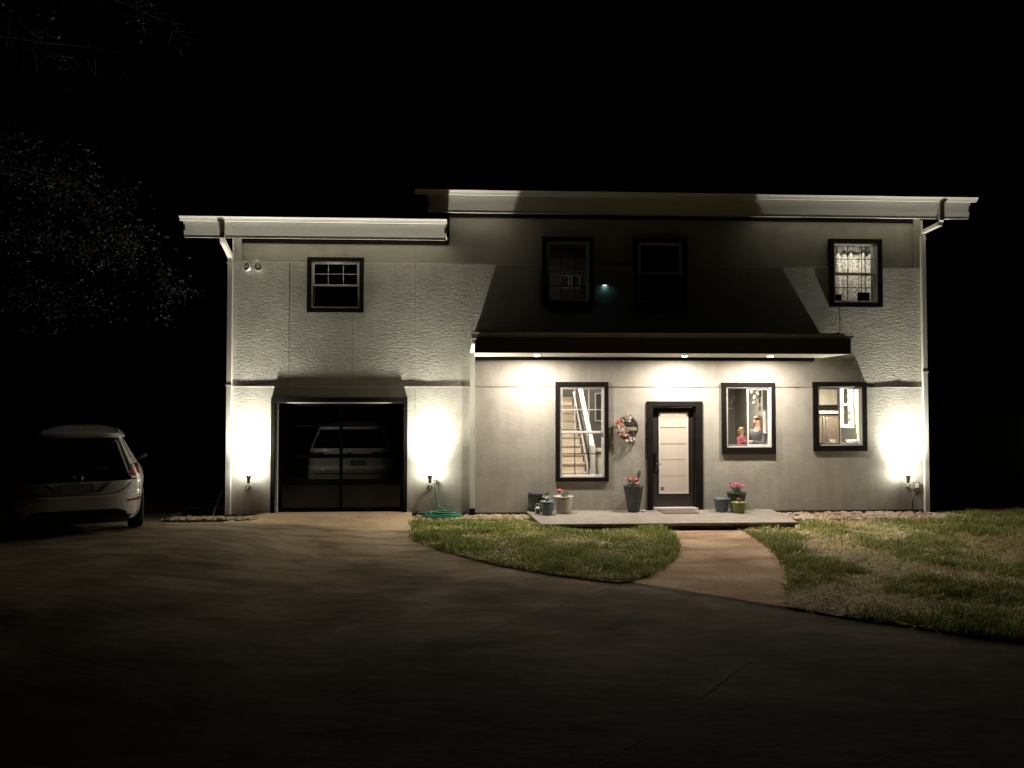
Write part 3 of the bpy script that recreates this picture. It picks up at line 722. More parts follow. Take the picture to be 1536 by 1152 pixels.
q = MB(); q.box(k0-.5, k1+.4, .18, .80, .07, zc_-.041); q.build('base_unit', M['vinyl'], ct)
bw = at(1278, 664, .5)
for j, (rr, dz, lab) in enumerate(((.13, .0, 'lower wide pale bowl stacked on the kitchen counter'), (.12, .07, 'upper pale bowl on the stack by the kitchen window'))):
    q = MB(); q.lathe([(1e-4, .0), (rr*.4, .0), (rr*.45, .01), (rr*.9, .05), (rr, .08), (rr*.97, .08), (rr*.85, .05), (rr*.4, .015), (1e-4, .014)], (bw.x, .5, zc_+dz), 24)
    tag(q.build('bowl', M['vinyl']), lab, 'bowl', 'bowls on the kitchen counter')

# ------------------------------------------------------------------ dining room: pendants, curtain
d0, d1 = OPEN['di'][0], OPEN['di'][1]
pn = thing('pendant_lamp', 'cluster of clear glass bubble pendants seen through the sliding window', 'lamp')
mgl = pmat('bubble_glass', (.42,.40,.34), .15, .25, 10)
for (px, py, r_) in ((1128, 588, .05), (1137, 590, .055), (1132, 596, .05), (1131, 604.5, .045), (1139, 584, .04), (1134, 583, .04)):
    p = at(px, py, 1.7); q = MB(); q.ball(p, r_, 10); q.build('glass_ball', mgl, pn)
    q = MB(); q.tube([p+Vector((0,0,r_)), Vector((p.x, p.y, ZC-.01))], .003, 5); q.build('cord', M['black_metal'], pn)
cu = MB(); ca, cb_ = at(1144, 620, .5).x, at(1153, 620, .5).x+.25
n = 40
vs = []
for j in range(n+1):
    x = ca+(cb_-ca)*j/n; y = .5+.02*math.sin(j*1.4)
    vs += [(x, y, at(1148, 650, .5).z), (x, y, 2.6)]
cu.add(vs, [(2*j, 2*j+2, 2*j+3, 2*j+1) for j in range(n)], smooth=True)
tag(cu.build('curtain', M['vinyl']), 'white curtain hanging beside the woman in the sliding window', 'curtain')
wd = MB(); px_ = at(1097, 606, 3.3)
wd.tube([(px_.x, 3.36, px_.z), (px_.x+.12, 3.36, px_.z+.2)], .012, 6); wd.tube([(px_.x-.1, 3.36, px_.z-.12), (px_.x+.08, 3.36, px_.z-.1)], .012, 6)
tag(wd.build('wall_ornament', M['inner_light']), 'faint pale wall ornament of two thin bars in the dining room', 'wall ornament')
ctn = thing('counter', 'pale counter top just inside the sliding window', 'counter')
zcd = OPEN['di'][2]-.02
q = MB(); q.box(d0-.3, d1+.3, .16, .52, zcd-.04, zcd); q.build('worktop', M['vinyl'], ctn, bevel=.004)
q = MB(); q.box(d0-.28, d1+.28, .18, .48, .07, zcd-.041); q.build('base_unit', M['inner_light'], ctn)

# ------------------------------------------------------------------ upstairs curtain room
u0, u1 = OPEN['ur'][0], OPEN['ur'][1]; uc0, uc1 = at(1240, 400, 1.25).x, at(1307, 400, 1.25).x
m, nt, out = new_mat('lace')
b = N(nt, 'ShaderNodeBsdfPrincipled'); b.inputs['Roughness'].default_value = .9; L(nt, b.outputs[0], out.inputs['Surface'])
vo = N(nt, 'ShaderNodeTexVoronoi'); vo.inputs['Scale'].default_value = 26; L(nt, coords(nt, (1, .1, .8)), vo.inputs['Vector'])
L(nt, ramp(nt, vo.outputs['Distance'], [(0.2, (.16,.15,.13)), (0.42, (.55,.52,.46)), (.6, (.72,.69,.62))]), b.inputs['Base Color'])
M['lace'] = m
cu = MB(); n = 80; vs = []
for j in range(n+1):
    x = uc0+(uc1-uc0)*j/n; y = 1.25+.035*math.sin(j*.55)+.01*math.sin(j*1.7)
    vs += [(x, y, at(1280, 470, 1.25).z-.3), (x, y, at(1280, 374, 1.25).z)]
cu.add(vs, [(2*j, 2*j+2, 2*j+3, 2*j+1) for j in range(n)], smooth=True)
cur = cu.build('curtain', M['lace']); tag(cur, 'patterned lace curtain behind the lit upstairs window', 'curtain')
va = MB(); n = 80; vs = []
zt = at(1280, 370.5, 1.15).z
for j in range(n+1):
    x = uc0-.05+(uc1-uc0+.12)*j/n; y = 1.15+.02*math.sin(j*.6)
    vs += [(x, y, zt-.09-.025*math.sin(j*.42)), (x, y, zt)]
va.add(vs, [(2*j, 2*j+2, 2*j+3, 2*j+1) for j in range(n)], smooth=True)
tag(va.build('valance', M['inner_dark']), 'dark scalloped valance across the top of the lit upstairs window', 'valance')
def chair(x, ztop, w, lab):
    t_ = thing('chair', lab, 'chair', group='chairs behind the lit upstairs window')
    zf = ZJ1+.46
    q = MB(); q.box(x-w/2, x+w/2, .62, .66, ztop-.42, ztop); q.build('backrest', M['trim'], t_, bevel=.01)
    q = MB(); q.box(x-w/2, x+w/2, .62, 1.05, max(zf+.3, ztop-.55), max(zf+.34, ztop-.51)); q.build('seat', M['trim'], t_)
    for sx_ in (-1, 1):
        for yy in (.64, 1.02):
            q = MB(); q.tube([(x+sx_*(w/2-.02), yy, zf), (x+sx_*(w/2-.02), yy, max(zf+.3, ztop-.55))], .015, 6); q.build('leg', M['trim'], t_)
chair(at(1256, 448, .62).x-.02, at(1256, 441.5, .62).z, .24, 'dark chair back at the left of the lit upstairs window')
chair(at(1296, 446, .62).x, at(1296, 438.5, .62).z, .25, 'dark chair back at the right of the lit upstairs window')
rb = MB(); xa = at(1306, 410, .9).x
rb.add([(xa, .9, ZJ1+.5), (xa+.5, .95, ZJ1+.5), (xa+.5, .95, zt), (xa, .9, zt)], [(0,1,2,3)])
tag(rb.build('side_curtain', M['inner']), 'plain grey side curtain at the right edge of the lit upstairs window', 'curtain')

# dim upstairs room
p = at(853, 422, 2.3)
for dx, lab in ((-.09, 'left one of two small framed photographs in the dim upstairs window'), (.16, 'right one of two small framed photographs in the dim upstairs window')):
    pf = thing('framed_photograph', lab, 'picture', (p.x+dx, 2.3, p.z), group='framed photographs in the dim upstairs room')
    q = MB(); frame_rect(q, -.10, .10, -.16, .14, .02, 0, .03); q.build('frame', M['inner_light'], pf)
    q = MB(); q.box(-.08, .08, .01, .02, -.14, .12); q.build('print', M['inner_dark'], pf)
p = at(858, 441, 1.6); q = MB(); q.box(p.x-.26, p.x+.28, 1.6, 2.0, p.z-.2, p.z+.12); tag(q.build('cardboard_box', pmat('cardboard', (.25,.17,.10), .9), bevel=.004), 'tan cardboard box on the floor of the dim upstairs room', 'box')
q = MB(); p = at(823, 400, .4); q.box(p.x-.03, p.x+.03, .4, .46, 3.97, ZTOPM-.3); tag(q.build('curtain', M['inner_light']), 'narrow pale gathered curtain at the left of the dim upstairs window', 'curtain')

# ================================================================== exterior lamps
COOL = (1.0, .965, .825)
def sconce(px, label, energy):
    yl = -.20; b = at(px, 714, yl)
    base = at(px, 722, 0)
    t = thing('wall_lamp', label, 'wall lamp', (base.x, 0, base.z), group='bullet lamps low on the front wall')
    q = MB(); q.lathe([(1e-4, 0), (.055, 0), (.055, .025), (.035, .04), (1e-4, .04)], (0, 0, -.10), 20, mat=Matrix.Rotation(R(90), 3, 'X')); q.build('wall_plate', M['pewter'], t)
    yb = -.17; dx = b.x-base.x
    q = MB(); q.tube([(0, -.04, -.10), (0, -.14, -.13), (dx*.6, yb, -.15), (dx, yb-.03, -.08)], .011, 8); q.build('arm', M['pewter'], t)
    q = MB(); zt = b.z-base.z
    q.lathe([(1e-4, -.16), (.022, -.16), (.03, -.13), (.034, -.08), (.05, -.03), (.052, .0), (.047, .0), (.044, -.025), (1e-4, -.027)], (dx, yl, zt+.02), 20); q.build('lamp_head', M['pewter'], t)
    q = MB(); q.lathe([(1e-4, .004), (.03, .0), (.043, -.012), (1e-4, -.014)], (dx, yl, zt+.013), 18); q.build('bulb', M['bulb'], t)
    lo = light('lamp_light', 'POINT', (dx, yl, zt+.05), energy, COOL, t, size=.045)
    ld = lo.data; ld.use_nodes = True; ln = ld.node_tree; em = ln.nodes['Emission']
    gi = ln.nodes.new('ShaderNodeNewGeometry'); dt = ln.nodes.new('ShaderNodeVectorMath'); dt.operation = 'DOT_PRODUCT'
    dt.inputs[1].default_value = Vector((0, -.02, 1)).normalized(); ln.links.new(gi.outputs['Incoming'], dt.inputs[0])
    cl_ = ln.nodes.new('ShaderNodeMath'); cl_.operation = 'MAXIMUM'; cl_.inputs[1].default_value = 0; ln.links.new(dt.outputs['Value'], cl_.inputs[0])
    pw = ln.nodes.new('ShaderNodeMath'); pw.operation = 'POWER'; pw.inputs[1].default_value = 6.0; ln.links.new(cl_.outputs[0], pw.inputs[0])
    ad = ln.nodes.new('ShaderNodeMath'); ad.operation = 'ADD'; ad.inputs[1].default_value = .022; ln.links.new(pw.outputs[0], ad.inputs[0])
    ln.links.new(ad.outputs[0], em.inputs['Strength'])
    return t
EL_ = 1330
sconce(373, 'leftmost glowing wall lamp, left of the garage door', EL_)
sconce(645, 'glowing wall lamp above the coiled hose, right of the garage door', EL_)
sconce(1362, 'rightmost glowing wall lamp beside the right downspout', EL_)

for px, lab in ((805.6, 'canopy downlight left of the front door, over the tall window'), (1027, 'middle canopy downlight over the front door'), (1155.5, 'canopy downlight over the sliding window with two people')):
    p = at(px, 532, -.70)
    t = thing('downlight', lab, 'ceiling light', (p.x, -.70, zsf), group='round downlights in the canopy soffit')
    q = MB(); q.lathe([(.062, -.001), (.09, -.001), (.09, -.012), (.07, -.016), (.062, -.008)], (0,0,0), 24); q.build('trim_ring', M['vinyl'], t)
    q = MB(); q.lathe([(1e-4, -.040), (.03, -.037), (.05, -.028), (.061, -.010)], (0,0,0), 24); q.build('lens', M['down_bulb'], t)
    light('lamp_light', 'AREA', (0, 0, -.045), 88, (1.0, .88, .76), t, (0,0,0), .10)

# twin security light, unlit
p = at(384, 393, 0)
t = thing('security_light', 'unlit twin round security light at the top left of the wall', 'security light', (p.x, REC if p.z > ZJ2 else 0, p.z))
q = MB(); q.lathe([(1e-4, 0), (.055, 0), (.05, .03), (1e-4, .035)], (0,0,0), 20, mat=Matrix.Rotation(R(90), 3, 'X')); q.build('base_plate', M['vinyl'], t)
for dx, rz in ((-.13, R(-28)), (.06, R(12))):
    q = MB(); q.tube([(0, -.03, 0), (dx*.5, -.06, -.05), (dx, -.09, -.12)], .012, 8); a_ = q.build('arm', M['vinyl'], t)
    mt = Matrix.Rotation(rz, 3, 'Z') @ Matrix.Rotation(R(90-12), 3, 'X')
    q = MB(); q.lathe([(1e-4, -.05), (.03, -.05), (.045, -.03), (.085, .05), (.085, .06), (.078, .06), (.07, .045), (.035, .01), (1e-4, .005)], (dx, -.14, -.13), 24, mat=mt)
    q.lathe([(.030, .045), (.052, .045), (.052, .053), (.030, .053)], (dx, -.14, -.13), 24, 1, mat=mt)
    q.lathe([(1e-4, .03), (.022, .03), (.022, .056), (1e-4, .058)], (dx, -.14, -.13), 16, 0, mat=mt)
    q.build('lamp_head', [M['vinyl'], M['pewter']], t)

# tiny night light between the upstairs windows
p = at(907, 427.5, -.03)
t = thing('night_light', 'tiny lit device with a faint teal glow between the dark upstairs windows', 'night light', (p.x, 0, p.z))
q = MB(); q.box(-.05, .05, -.045, -.001, .0, .05); q.build('housing', M['black_metal'], t, bevel=.004)
q = MB(); q.box(-.035, .035, -.05, -.02, -.008, -.001); q.build('lens', emis_mat('night_lens', (.8,.97,1.0), 2.5), t)
light('lamp_light', 'AREA', (0, -.06, -.02), .05, (.30, .85, 1.0), t, (R(20), 0, 0), .05)

# outlet box and cable by the right corner
p = at(1373, 728, 0); t = thing('outlet_box', 'small grey outlet box below the rightmost lamp', 'outlet box', (p.x, 0, p.z))
q = MB(); q.box(-.06, .06, -.06, -.001, -.07, .07); q.build('box', M['pewter'], t, bevel=.006)
q = MB(); q.box(-.035, .035, -.075, -.061, -.045, .045); q.build('cover', M['vinyl'], t, bevel=.004)
p0 = at(1380, 738, -.02); p1 = at(1369, 752, -.05); p2 = at(1368, 768, -.10)
q = MB(); q.tube([p0+Vector((-.03,0,.02)), p0, p0*.5+p1*.5+Vector((-.03,0,.02)), p1, p1*.4+p2*.6, p2], .009, 6); tag(q.build('cable', M['black_metal']), 'thin dark cable curving down the wall beside the right downspout', 'cable')

# faucet and garden hose
p = at(653, 721, 0); t = thing('faucet', 'small outdoor faucet on the wall right of the middle lamp', 'faucet', (p.x, 0, p.z))
q = MB(); q.lathe([(1e-4, 0), (.035, 0), (.035, .008), (1e-4, .008)], (0,0,0), 16, mat=Matrix.Rotation(R(90), 3, 'X')); q.tube([(0, -.005, 0), (0, -.09, 0), (0, -.12, -.03), (0, -.12, -.07)], .014, 8); q.build('tap_body', M['metal'], t)
q = MB(); q.lathe([(.022, -.004), (.03, 0), (.022, .004), (.012, 0)], (0, -.08, .045), 14); q.tube([(0,-.08,.0),(0,-.08,.05)], .006, 6); q.build('tap_wheel', M['metal'], t)
hose_m = pmat('green_hose', (.05,.24,.17), .4, .25, 12)
hc = atz(664, 774.5, -.05)
pts = [Vector((p.x, -.12, p.z-.06)), Vector((p.x, -.12, p.z-.16)), Vector((p.x+.02, -.13, p.z-.33)), Vector((p.x+.09, -.16, p.z-.50)), Vector((hc.x+.17, hc.y+.12, .0)), Vector((hc.x+.32, hc.y+.02, -.04))]
rr_ = random.Random(5); n = 260
for j in range(n):
    a_ = -j/n*2*PI*7.4; r_ = .30 - .10*(j/n) + .05*math.sin(j*.13)
    pts.append(Vector((hc.x+r_*1.25*math.cos(a_)+.03*math.sin(j*.05), hc.y+r_*.75*math.sin(a_)+.03*math.cos(j*.043), -.035+.010*(j/n*7.4)+.008*math.sin(j*.3))))
q = MB(); q.tube(pts, .013, 7); tag(q.build('garden_hose', hose_m), 'green garden hose coiled on the stones by the wall', 'garden hose')

# leaning stake left of the house corner
a_ = at(333, 736, .25); b_ = at(318, 777, -.1); q = MB(); q.tube([a_, b_], .016, 7); tag(q.build('leaning_stake', M['pewter']), 'thin grey stake leaning beside the left corner of the house', 'stake')
a_ = at(628, 768, -.1); q = MB(); q.tube([(a_.x-.05, -.35, -.10), (a_.x-.03, -.30, .03), (a_.x+.05,-.3,.05)], .012, 6); q.box(a_.x-.12, a_.x+.0, -.42, -.3, -.13, -.09)
tag(q.build('hose_nozzle', M['black_metal']), 'small dark fitting lying at the right corner of the garage slab', 'hose fitting')

# ================================================================== porch
pfl = atz(811.2, 785, 0); pfr = atz(1202, 784.5, 0); yf = (pfl.y+pfr.y)/2
pbl = at(789, 765, 0).x; pbr = at(1156, 763, 0).x
pr = MB()
V = [(pbl, .0, 0), (pbr, .0, 0), (pfr.x, yf, 0), (pfl.x, yf, 0)]
lo = [(x, y if y == .0 else y, -.045) for x, y, z in V]
pr.add(V+lo, [(0,1,2,3), (4,7,6,5), (0,4,5,1), (1,5,6,2), (2,6,7,3), (3,7,4,0)])
porch = tag(pr.build('porch_slab', M['porch'], bevel=.006), kind='structure')
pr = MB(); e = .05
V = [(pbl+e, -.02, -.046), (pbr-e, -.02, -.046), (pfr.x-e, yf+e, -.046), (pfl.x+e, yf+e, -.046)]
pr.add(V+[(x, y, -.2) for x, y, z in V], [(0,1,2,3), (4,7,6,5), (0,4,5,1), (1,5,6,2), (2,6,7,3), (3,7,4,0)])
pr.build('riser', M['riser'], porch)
q = MB(); a_, b_ = atz(983, 764, .0), atz(1049, 770.5, .0); q.box(a_.x, b_.x, b_.y, -.10, .004, .016)
tag(q.build('doormat', pmat('doormat', (.15,.115,.085), .95, .2, 30, .003, 120), bevel=.004), 'flat brown doormat in front of the black door', 'doormat')

# ------------------------------------------------------------------ pots and plants
leafg = pmat('leaf', (.05,.12,.03), .5, .35, 20); leafd = pmat('dark_leaf', (.03,.06,.025), .55, .35, 20)
def leafball(mb, c, r, n, size, rnd, mi=0, flat=1.0, up=.3):
    for _ in range(n):
        d = Vector((rnd.gauss(0,1), rnd.gauss(0,1), rnd.gauss(0,1)*flat+up)).normalized()
        p = Vector(c)+d*r*(rnd.random()**.4)
        a = Vector((rnd.gauss(0,1), rnd.gauss(0,1), rnd.gauss(0,1))).normalized(); b = d.cross(a).normalized(); s_ = size*rnd.uniform(.6,1.2)
        t1 = d.cross(b).normalized()
        t1 = (t1+d*.7).normalized()
        mb.add([p-t1*s_*.5, p+b*s_*.28, p+t1*s_*.6+d*s_*.1, p-b*s_*.28], [(0,1,2,3)], mi)
def blossom(mb, c, r, mi, rnd, petals=6):
    ax = Vector((rnd.gauss(0,.4), -1+rnd.gauss(0,.3), rnd.gauss(.4,.4))).normalized()
    u = ax.cross(Vector((0,0,1))).normalized(); v = ax.cross(u)
    for ring, (rr, lift) in enumerate(((1.0, .15), (.6, .4))):
        for k in range(petals):
            a = 2*PI*(k+.5*ring)/petals+rnd.random()*.3; d = u*math.cos(a)+v*math.sin(a); w = u*math.cos(a+1.57)+v*math.sin(a+1.57)
            c0 = Vector(c)
            mb.add([c0, c0+d*r*rr*.6+w*r*.35*rr+ax*r*lift, c0+d*r*rr+ax*r*lift*1.3, c0+d*r*rr*.6-w*r*.35*rr+ax*r*lift], [(0,1,2,3)], mi)
def pot(px, ptop, pbase, wtop, wbase, name, label, mat, rim='flat', ribs=0, group=None):
    """px = centre column, ptop/pbase = rim and base rows, widths in photo px"""
    b = atz(px, pbase-1.0, 0.0); dd = (b-CAM).y*1.0
    s = (b.y-CAM.y)/F*1.003
    h = (pbase-ptop)*s*1.0; rt = wtop*s/2; rb = wbase*s/2
    b.y += rb*.6
    t = thing(name, label, 'plant pot', (b.x, b.y, .001), group=group)
    q = MB()
    prof = [(1e-4, 0), (rb*.96, 0), (rb, .01)]
    for k in range(1, 9):
        u = k/8; prof.append((rb+(rt-rb)*(u**.9)*.94 if rim != 'flat' else rb+(rt-rb)*u*.92, .01+(h-.03)*u))
    if rim == 'wide': prof += [(rt*.95, h-.028), (rt, h-.02), (rt*1.02, h-.006), (rt, h), (rt*.9, h)]
    else: prof += [(rt*.97, h-.02), (rt, h-.015), (rt, h), (rt*.93, h)]
    prof += [(rt*.86, h-.04), (1e-4, h-.045)]
    q.lathe(prof, (0,0,0), 144 if ribs else 36, rib=.05 if ribs else 0, ribs=ribs)
    q.build('pot_body', mat, t)
    so = MB(); so.lathe([(1e-4, h-.035), (rt*.84, h-.04)], (0,0,0), 24); so.build('soil', M['under'], t)
    return t, h, rt
GP = 'flower pots on the porch'
rp = random.Random(21)
mat_rib = pmat('dark_teal_glaze', (.030,.045,.045), .25, .3, 9, coat=.4)
t, h, rt = pot(808.5, 741, 768.5, 31, 18, 'plant_pot', 'dark ribbed empty pot at the left end of the porch', mat_rib, ribs=22, group=GP)
t, h, rt = pot(821.5, 753.5, 774, 23, 16, 'plant_pot', 'small blue grey pot with white flowers in front of the dark ribbed pot', pmat('blue_pot', (.10,.15,.17), .4, .15, 6), group=GP)
pl = thing('white_flowers', 'white flowers growing in the small blue grey pot', 'flowers', (t.location.x, t.location.y, h))
q = MB(); leafball(q, (0,0,.03), .05, 60, .035, rp); q.build('leaves', leafg, pl)
q = MB()
for _ in range(26): blossom(q, (rp.gauss(-.02,.05), rp.gauss(0,.04), .085+rp.gauss(0,.012)), .022, 0, rp)
q.build('blossoms', M['vinyl'], pl)
t, h, rt = pot(846, 746, 771.5, 30, 20, 'plant_pot', 'cream wide rimmed pot with a pink flower below the tall window', pmat('cream_pot', (.50,.46,.37), .5, .08, 5), 'wide', group=GP)
pl = thing('pink_flower', 'single pink bloom over green leaves in the cream pot', 'flowers', (t.location.x, t.location.y, h))
q = MB(); leafball(q, (.03,0,.02), .075, 90, .045, rp); q.build('leaves', leafg, pl)
mpk = pmat('pink_petal', (.75,.22,.24), .6, .2, 40)
q = MB(); q.tube([(-.04,0,-.02), (-.075,-.01,.09)], .004, 5)
for _ in range(16): blossom(q, (-.075+rp.gauss(0,.02), -.02+rp.gauss(0,.015), .105+rp.gauss(0,.02)), .026, 1, rp)
q.build('blossoms', [leafg, mpk], pl)
t, h, rt = pot(951.5, 730, 769.5, 29.5, 17, 'plant_pot', 'tall dark ribbed planter left of the front door', mat_rib, ribs=24, group=GP)
pl = thing('pink_flowers', 'pink and coral flowers with dark leaves in the tall planter by the door', 'flowers', (t.location.x, t.location.y, h))
q = MB(); leafball(q, (0,0,.05), .13, 170, .05, rp, flat=.8)
for dx, dz in ((.10,.28), (.13,.25), (.07,.22), (-.11,.16)):
    q.tube([(dx*.3,0,0), (dx*.7,-.01,dz*.6), (dx,-.01,dz)], .004, 5); leafball(q, (dx,-.01,dz-.04), .045, 22, .035, rp)
q.build('leaves', leafd, pl)
q = MB()
for _ in range(34): blossom(q, (rp.gauss(0,.055), -.05+rp.gauss(0,.04), .10+rp.gauss(0,.045)), .03, rp.choice((0,0,1)), rp)
q.build('blossoms', [pmat('coral_petal', (.70,.30,.22), .6, .2, 40), pmat('pale_pink_petal', (.78,.48,.42), .6, .2, 40)], pl)
t, h, rt = pot(1084, 749, 769.5, 25, 17, 'plant_pot', 'blue grey bare pot right of the front door', pmat('slate_pot', (.09,.125,.14), .4, .15, 6), group=GP)
t, h, rt = pot(1107, 739.5, 767.5, 30, 18, 'plant_pot', 'large dark pot of pink flowers right of the front door', pmat('dark_pot', (.035,.042,.036), .35, .25, 7, coat=.3), group=GP)
pl = thing('pink_daisies', 'mound of bright pink daisies in the large dark pot', 'flowers', (t.location.x, t.location.y, h))
q = MB(); leafball(q, (0,0,.0), .09, 90, .04, rp)
mag = pmat('magenta_petal', (.75,.16,.34), .6, .2, 40); fl = MB()
for _ in range(46):
    a_ = rp.random()*2*PI; r_ = .15*rp.random()**.6; c_ = Vector((r_*math.cos(a_), r_*.8*math.sin(a_), .15+rp.gauss(0,.012)-r_*.1))
    q.tube([(c_.x*.3, c_.y*.3, -.02), c_], .0025, 4); blossom(fl, c_, .024, rp.choice((0,0,1)), rp)
q.build('stems', leafg, pl); fl.build('blossoms', [mag, pmat('rose_petal', (.82,.42,.55), .6, .2, 40)], pl)
t, h, rt = pot(1110, 754.5, 771, 23, 16, 'plant_pot', 'small lime green pot with a red flower head, right of the door', pmat('green_pot', (.16,.21,.045), .4, .15, 5), 'wide', group=GP)
pl = thing('red_flower', 'round dull red flower head in the small lime green pot', 'flowers', (t.location.x, t.location.y, h))
q = MB(); leafball(q, (.02,0,.0), .05, 40, .03, rp); q.build('leaves', leafg, pl)
q = MB(); q.ball((-.005,0,.045), .03, 10)
for _ in range(60):
    d = Vector((rp.gauss(0,1), rp.gauss(0,1), rp.gauss(0,1))).normalized(); q.tube([Vector((-.005,0,.045))+d*.027, Vector((-.005,0,.045))+d*.042], [.005,.001], 4)
q.build('flower_head', pmat('brick_red', (.30,.07,.05), .7, .3, 40), pl)
# lantern
b = atz(806.5, 771.5, 0); t = thing('lantern', 'tiny white lantern with a ring handle beside the blue grey pot', 'lantern', (b.x, b.y+.03, .001))
q = MB(); q.box(-.045,.045,-.045,.045,0,.012); q.box(-.045,.045,-.045,.045,.10,.115)
for sx in (-1,1):
    for sy in (-1,1): q.box(sx*.04-.007, sx*.04+.007, sy*.04-.007, sy*.04+.007, .012, .10)
q.lathe([(.045,.115),(.025,.14),(1e-4,.145)], (0,0,0), 12)
q.build('housing', M['vinyl'], t)
q = MB(); q.tube([(.035*math.cos(2*PI*k/18), 0, .165+.035*math.sin(2*PI*k/18)) for k in range(19)], .006, 6, cap=False); q.build('ring_handle', M['vinyl'], t)
q = MB(); q.box(-.032,.032,-.032,.032,.013,.099); q.build('pane', M['inner'], t)
# pale pebble-like piece by the planter
b = atz(965, 768, 0); q = MB(); q.ball((b.x, b.y, .022), .04, 9, sc3=(1.2,.8,.5)); tag(q.build('white_stone', M['vinyl']), 'small white stone on the porch beside the tall planter', 'stone')

# ------------------------------------------------------------------ wreath
p = at(941, 642, -.05); t = thing('wreath', 'floral wreath of pink and cream flowers hanging on the wall left of the door', 'wreath', (p.x, -.06, p.z))
q = MB(); rw = .185
for k in range(26):
    a0 = rp.random()*6.28; pts_ = []
    r0 = rw+rp.gauss(0,.016); yy = rp.gauss(0,.012)
    for j in range(14): a_ = a0+j*.28; pts_.append((r0*math.cos(a_)*(1+.03*math.sin(a_*3+k)), yy+.01*math.sin(a_*2+k), r0*math.sin(a_)*1.12))
    q.tube(pts_, .005, 5)
leafball(q, (.10,0,-.16), .08, 40, .04, rp); leafball(q, (.13,0,-.30), .05, 26, .04, rp, flat=2)
q.build('vine_ring', pmat('vine', (.07,.05,.035), .9, .4, 30), t)
q = MB(); q.box(-.17,.19,-.018,.012,-.05,.015); q.build('name_board', pmat('grey_board', (.30,.28,.24), .8, .2, 8), t, bevel=.003)
q = MB(); fl = MB()
for (ax, az, r_, n_, ms) in ((-.16,.13,.06,12,(0,1)), (-.19,.03,.05,9,(1,1)), (-.10,-.10,.06,13,(0,0,1)), (-.03,-.14,.05,8,(0,1)), (.0,.20,.06,13,(1,2)), (.04,.23,.04,6,(2,2)), (.02,-.25,.05,8,(1,2)), (-.16,-.03,.05,8,(1,2)), (.07,-.20,.04,5,(1,1))):
    for _ in range(n_): blossom(fl, (ax+rp.gauss(0,r_*.5), -.035-rp.random()*.03, az+rp.gauss(0,r_*.5)), .036, rp.choice(ms), rp, 7)
    leafball(q, (ax,-.02,az), r_*1.2, 16, .05, rp)
q.build('leaves', pmat('grey_leaf', (.10,.13,.07), .7, .3, 20), t)
fl.build('blossoms', [pmat('salmon_petal', (.78,.27,.19), .6, .2, 40), pmat('cream_petal', (.72,.60,.48), .6, .15, 40), pmat('white_petal', (.78,.74,.68), .6, .1, 40)], t)

# ================================================================== ground
def grid_sheet(name, xs, ys, dz, mats, keep=None, mi=None, smooth=True):
    nx, ny = len(xs), len(ys); vs = []; fs = []; ms = []
    for y in ys:
        for x in xs: vs.append((x, y, G(x, y)+dz))
    for j in range(ny-1):
        for i in range(nx-1):
            cx_, cy_ = (xs[i]+xs[i+1])/2, (ys[j]+ys[j+1])/2
            if keep is None or keep(cx_, cy_): fs.append((j*nx+i, j*nx+i+1, (j+1)*nx+i+1, (j+1)*nx+i))
    mb = MB(); mb.v = vs; mb.f = fs; mb.m = [0]*len(fs); mb.sm = [smooth]*len(fs)
    return mb.build(name, mats)
def lin(a, b, n): return [a+(b-a)*i/n for i in range(n+1)]
def inside(poly, x, y):
    c = False; n = len(poly); j = n-1
    for i in range(n):
        xi, yi = poly[i]; xj, yj = poly[j]
        if (yi > y) != (yj > y) and x < (xj-xi)*(y-yi)/(yj-yi)+xi: c = not c
        j = i
    return c
def gp2(pts): return [tuple(gpt(*p)[:2]) for p in pts]
def catmull(pts, n=8):
    out = []
    for i in range(len(pts)-1):
        p0 = pts[max(i-1,0)]; p1 = pts[i]; p2 = pts[i+1]; p3 = pts[min(i+2, len(pts)-1)]
        for k in range(n):
            t_ = k/n
            out.append(tuple(.5*((2*b)+(-a+c_)*t_+(2*a-5*b+4*c_-d)*t_*t_+(-a+3*b-3*c_+d)*t_**3) for a, b, c_, d in zip(p0, p1, p2, p3)))
    out.append(pts[-1]); return out
edgeA = catmull([(617.5,808),(640,819),(700,837),(770,853),(850,866),(915,874),(945,874)])       # driveway side of the small lawn
edgeB = catmull([(945,874),(980,863),(1006,846),(1019,827),(1016,811),(1003,799),(1000,797)])      # walkway side
edgeC = catmull([(1113,797),(1148,819),(1170,842),(1181,868),(1178,912)])                          # walkway, right side
edgeD = catmull([(1178,912),(1240,923),(1330,936),(1430,951),(1536,966),(1700,992)])
lawn1 = gp2([(617.5,779)]+edgeA+edgeB[1:]+[(812,797),(796,781)])
lawn2 = gp2(edgeC+edgeD[1:])
lawn2 = lawn2+[(16.0, lawn2[-1][1]), (16.0, 6.0), (XR+.25, 6.0), (XR+.25, -.55), (gpt(1390,782).x, gpt(1390,782).y), gp2([(1203,785)])[0], gp2([(1203,797)])[0]]
walk = gp2(edgeB[::-1]+[(930,876)][:0]+[(1178,912)]+edgeC[::-1][1:])

soil = pmat('soil', (.055,.045,.025), .95, .45, 3, .02, 20)
far = [-300,-120,-60,-30,-20]; farp = [20,30,60,120,300]
gx = far[:-1]+lin(-20,20,50)+farp[1:]
gy = [-300,-120,-60,-30]+lin(-20,16,60)+[30,60,120,400]
tag(grid_sheet('ground', gx, gy, -.035, soil), kind='structure')

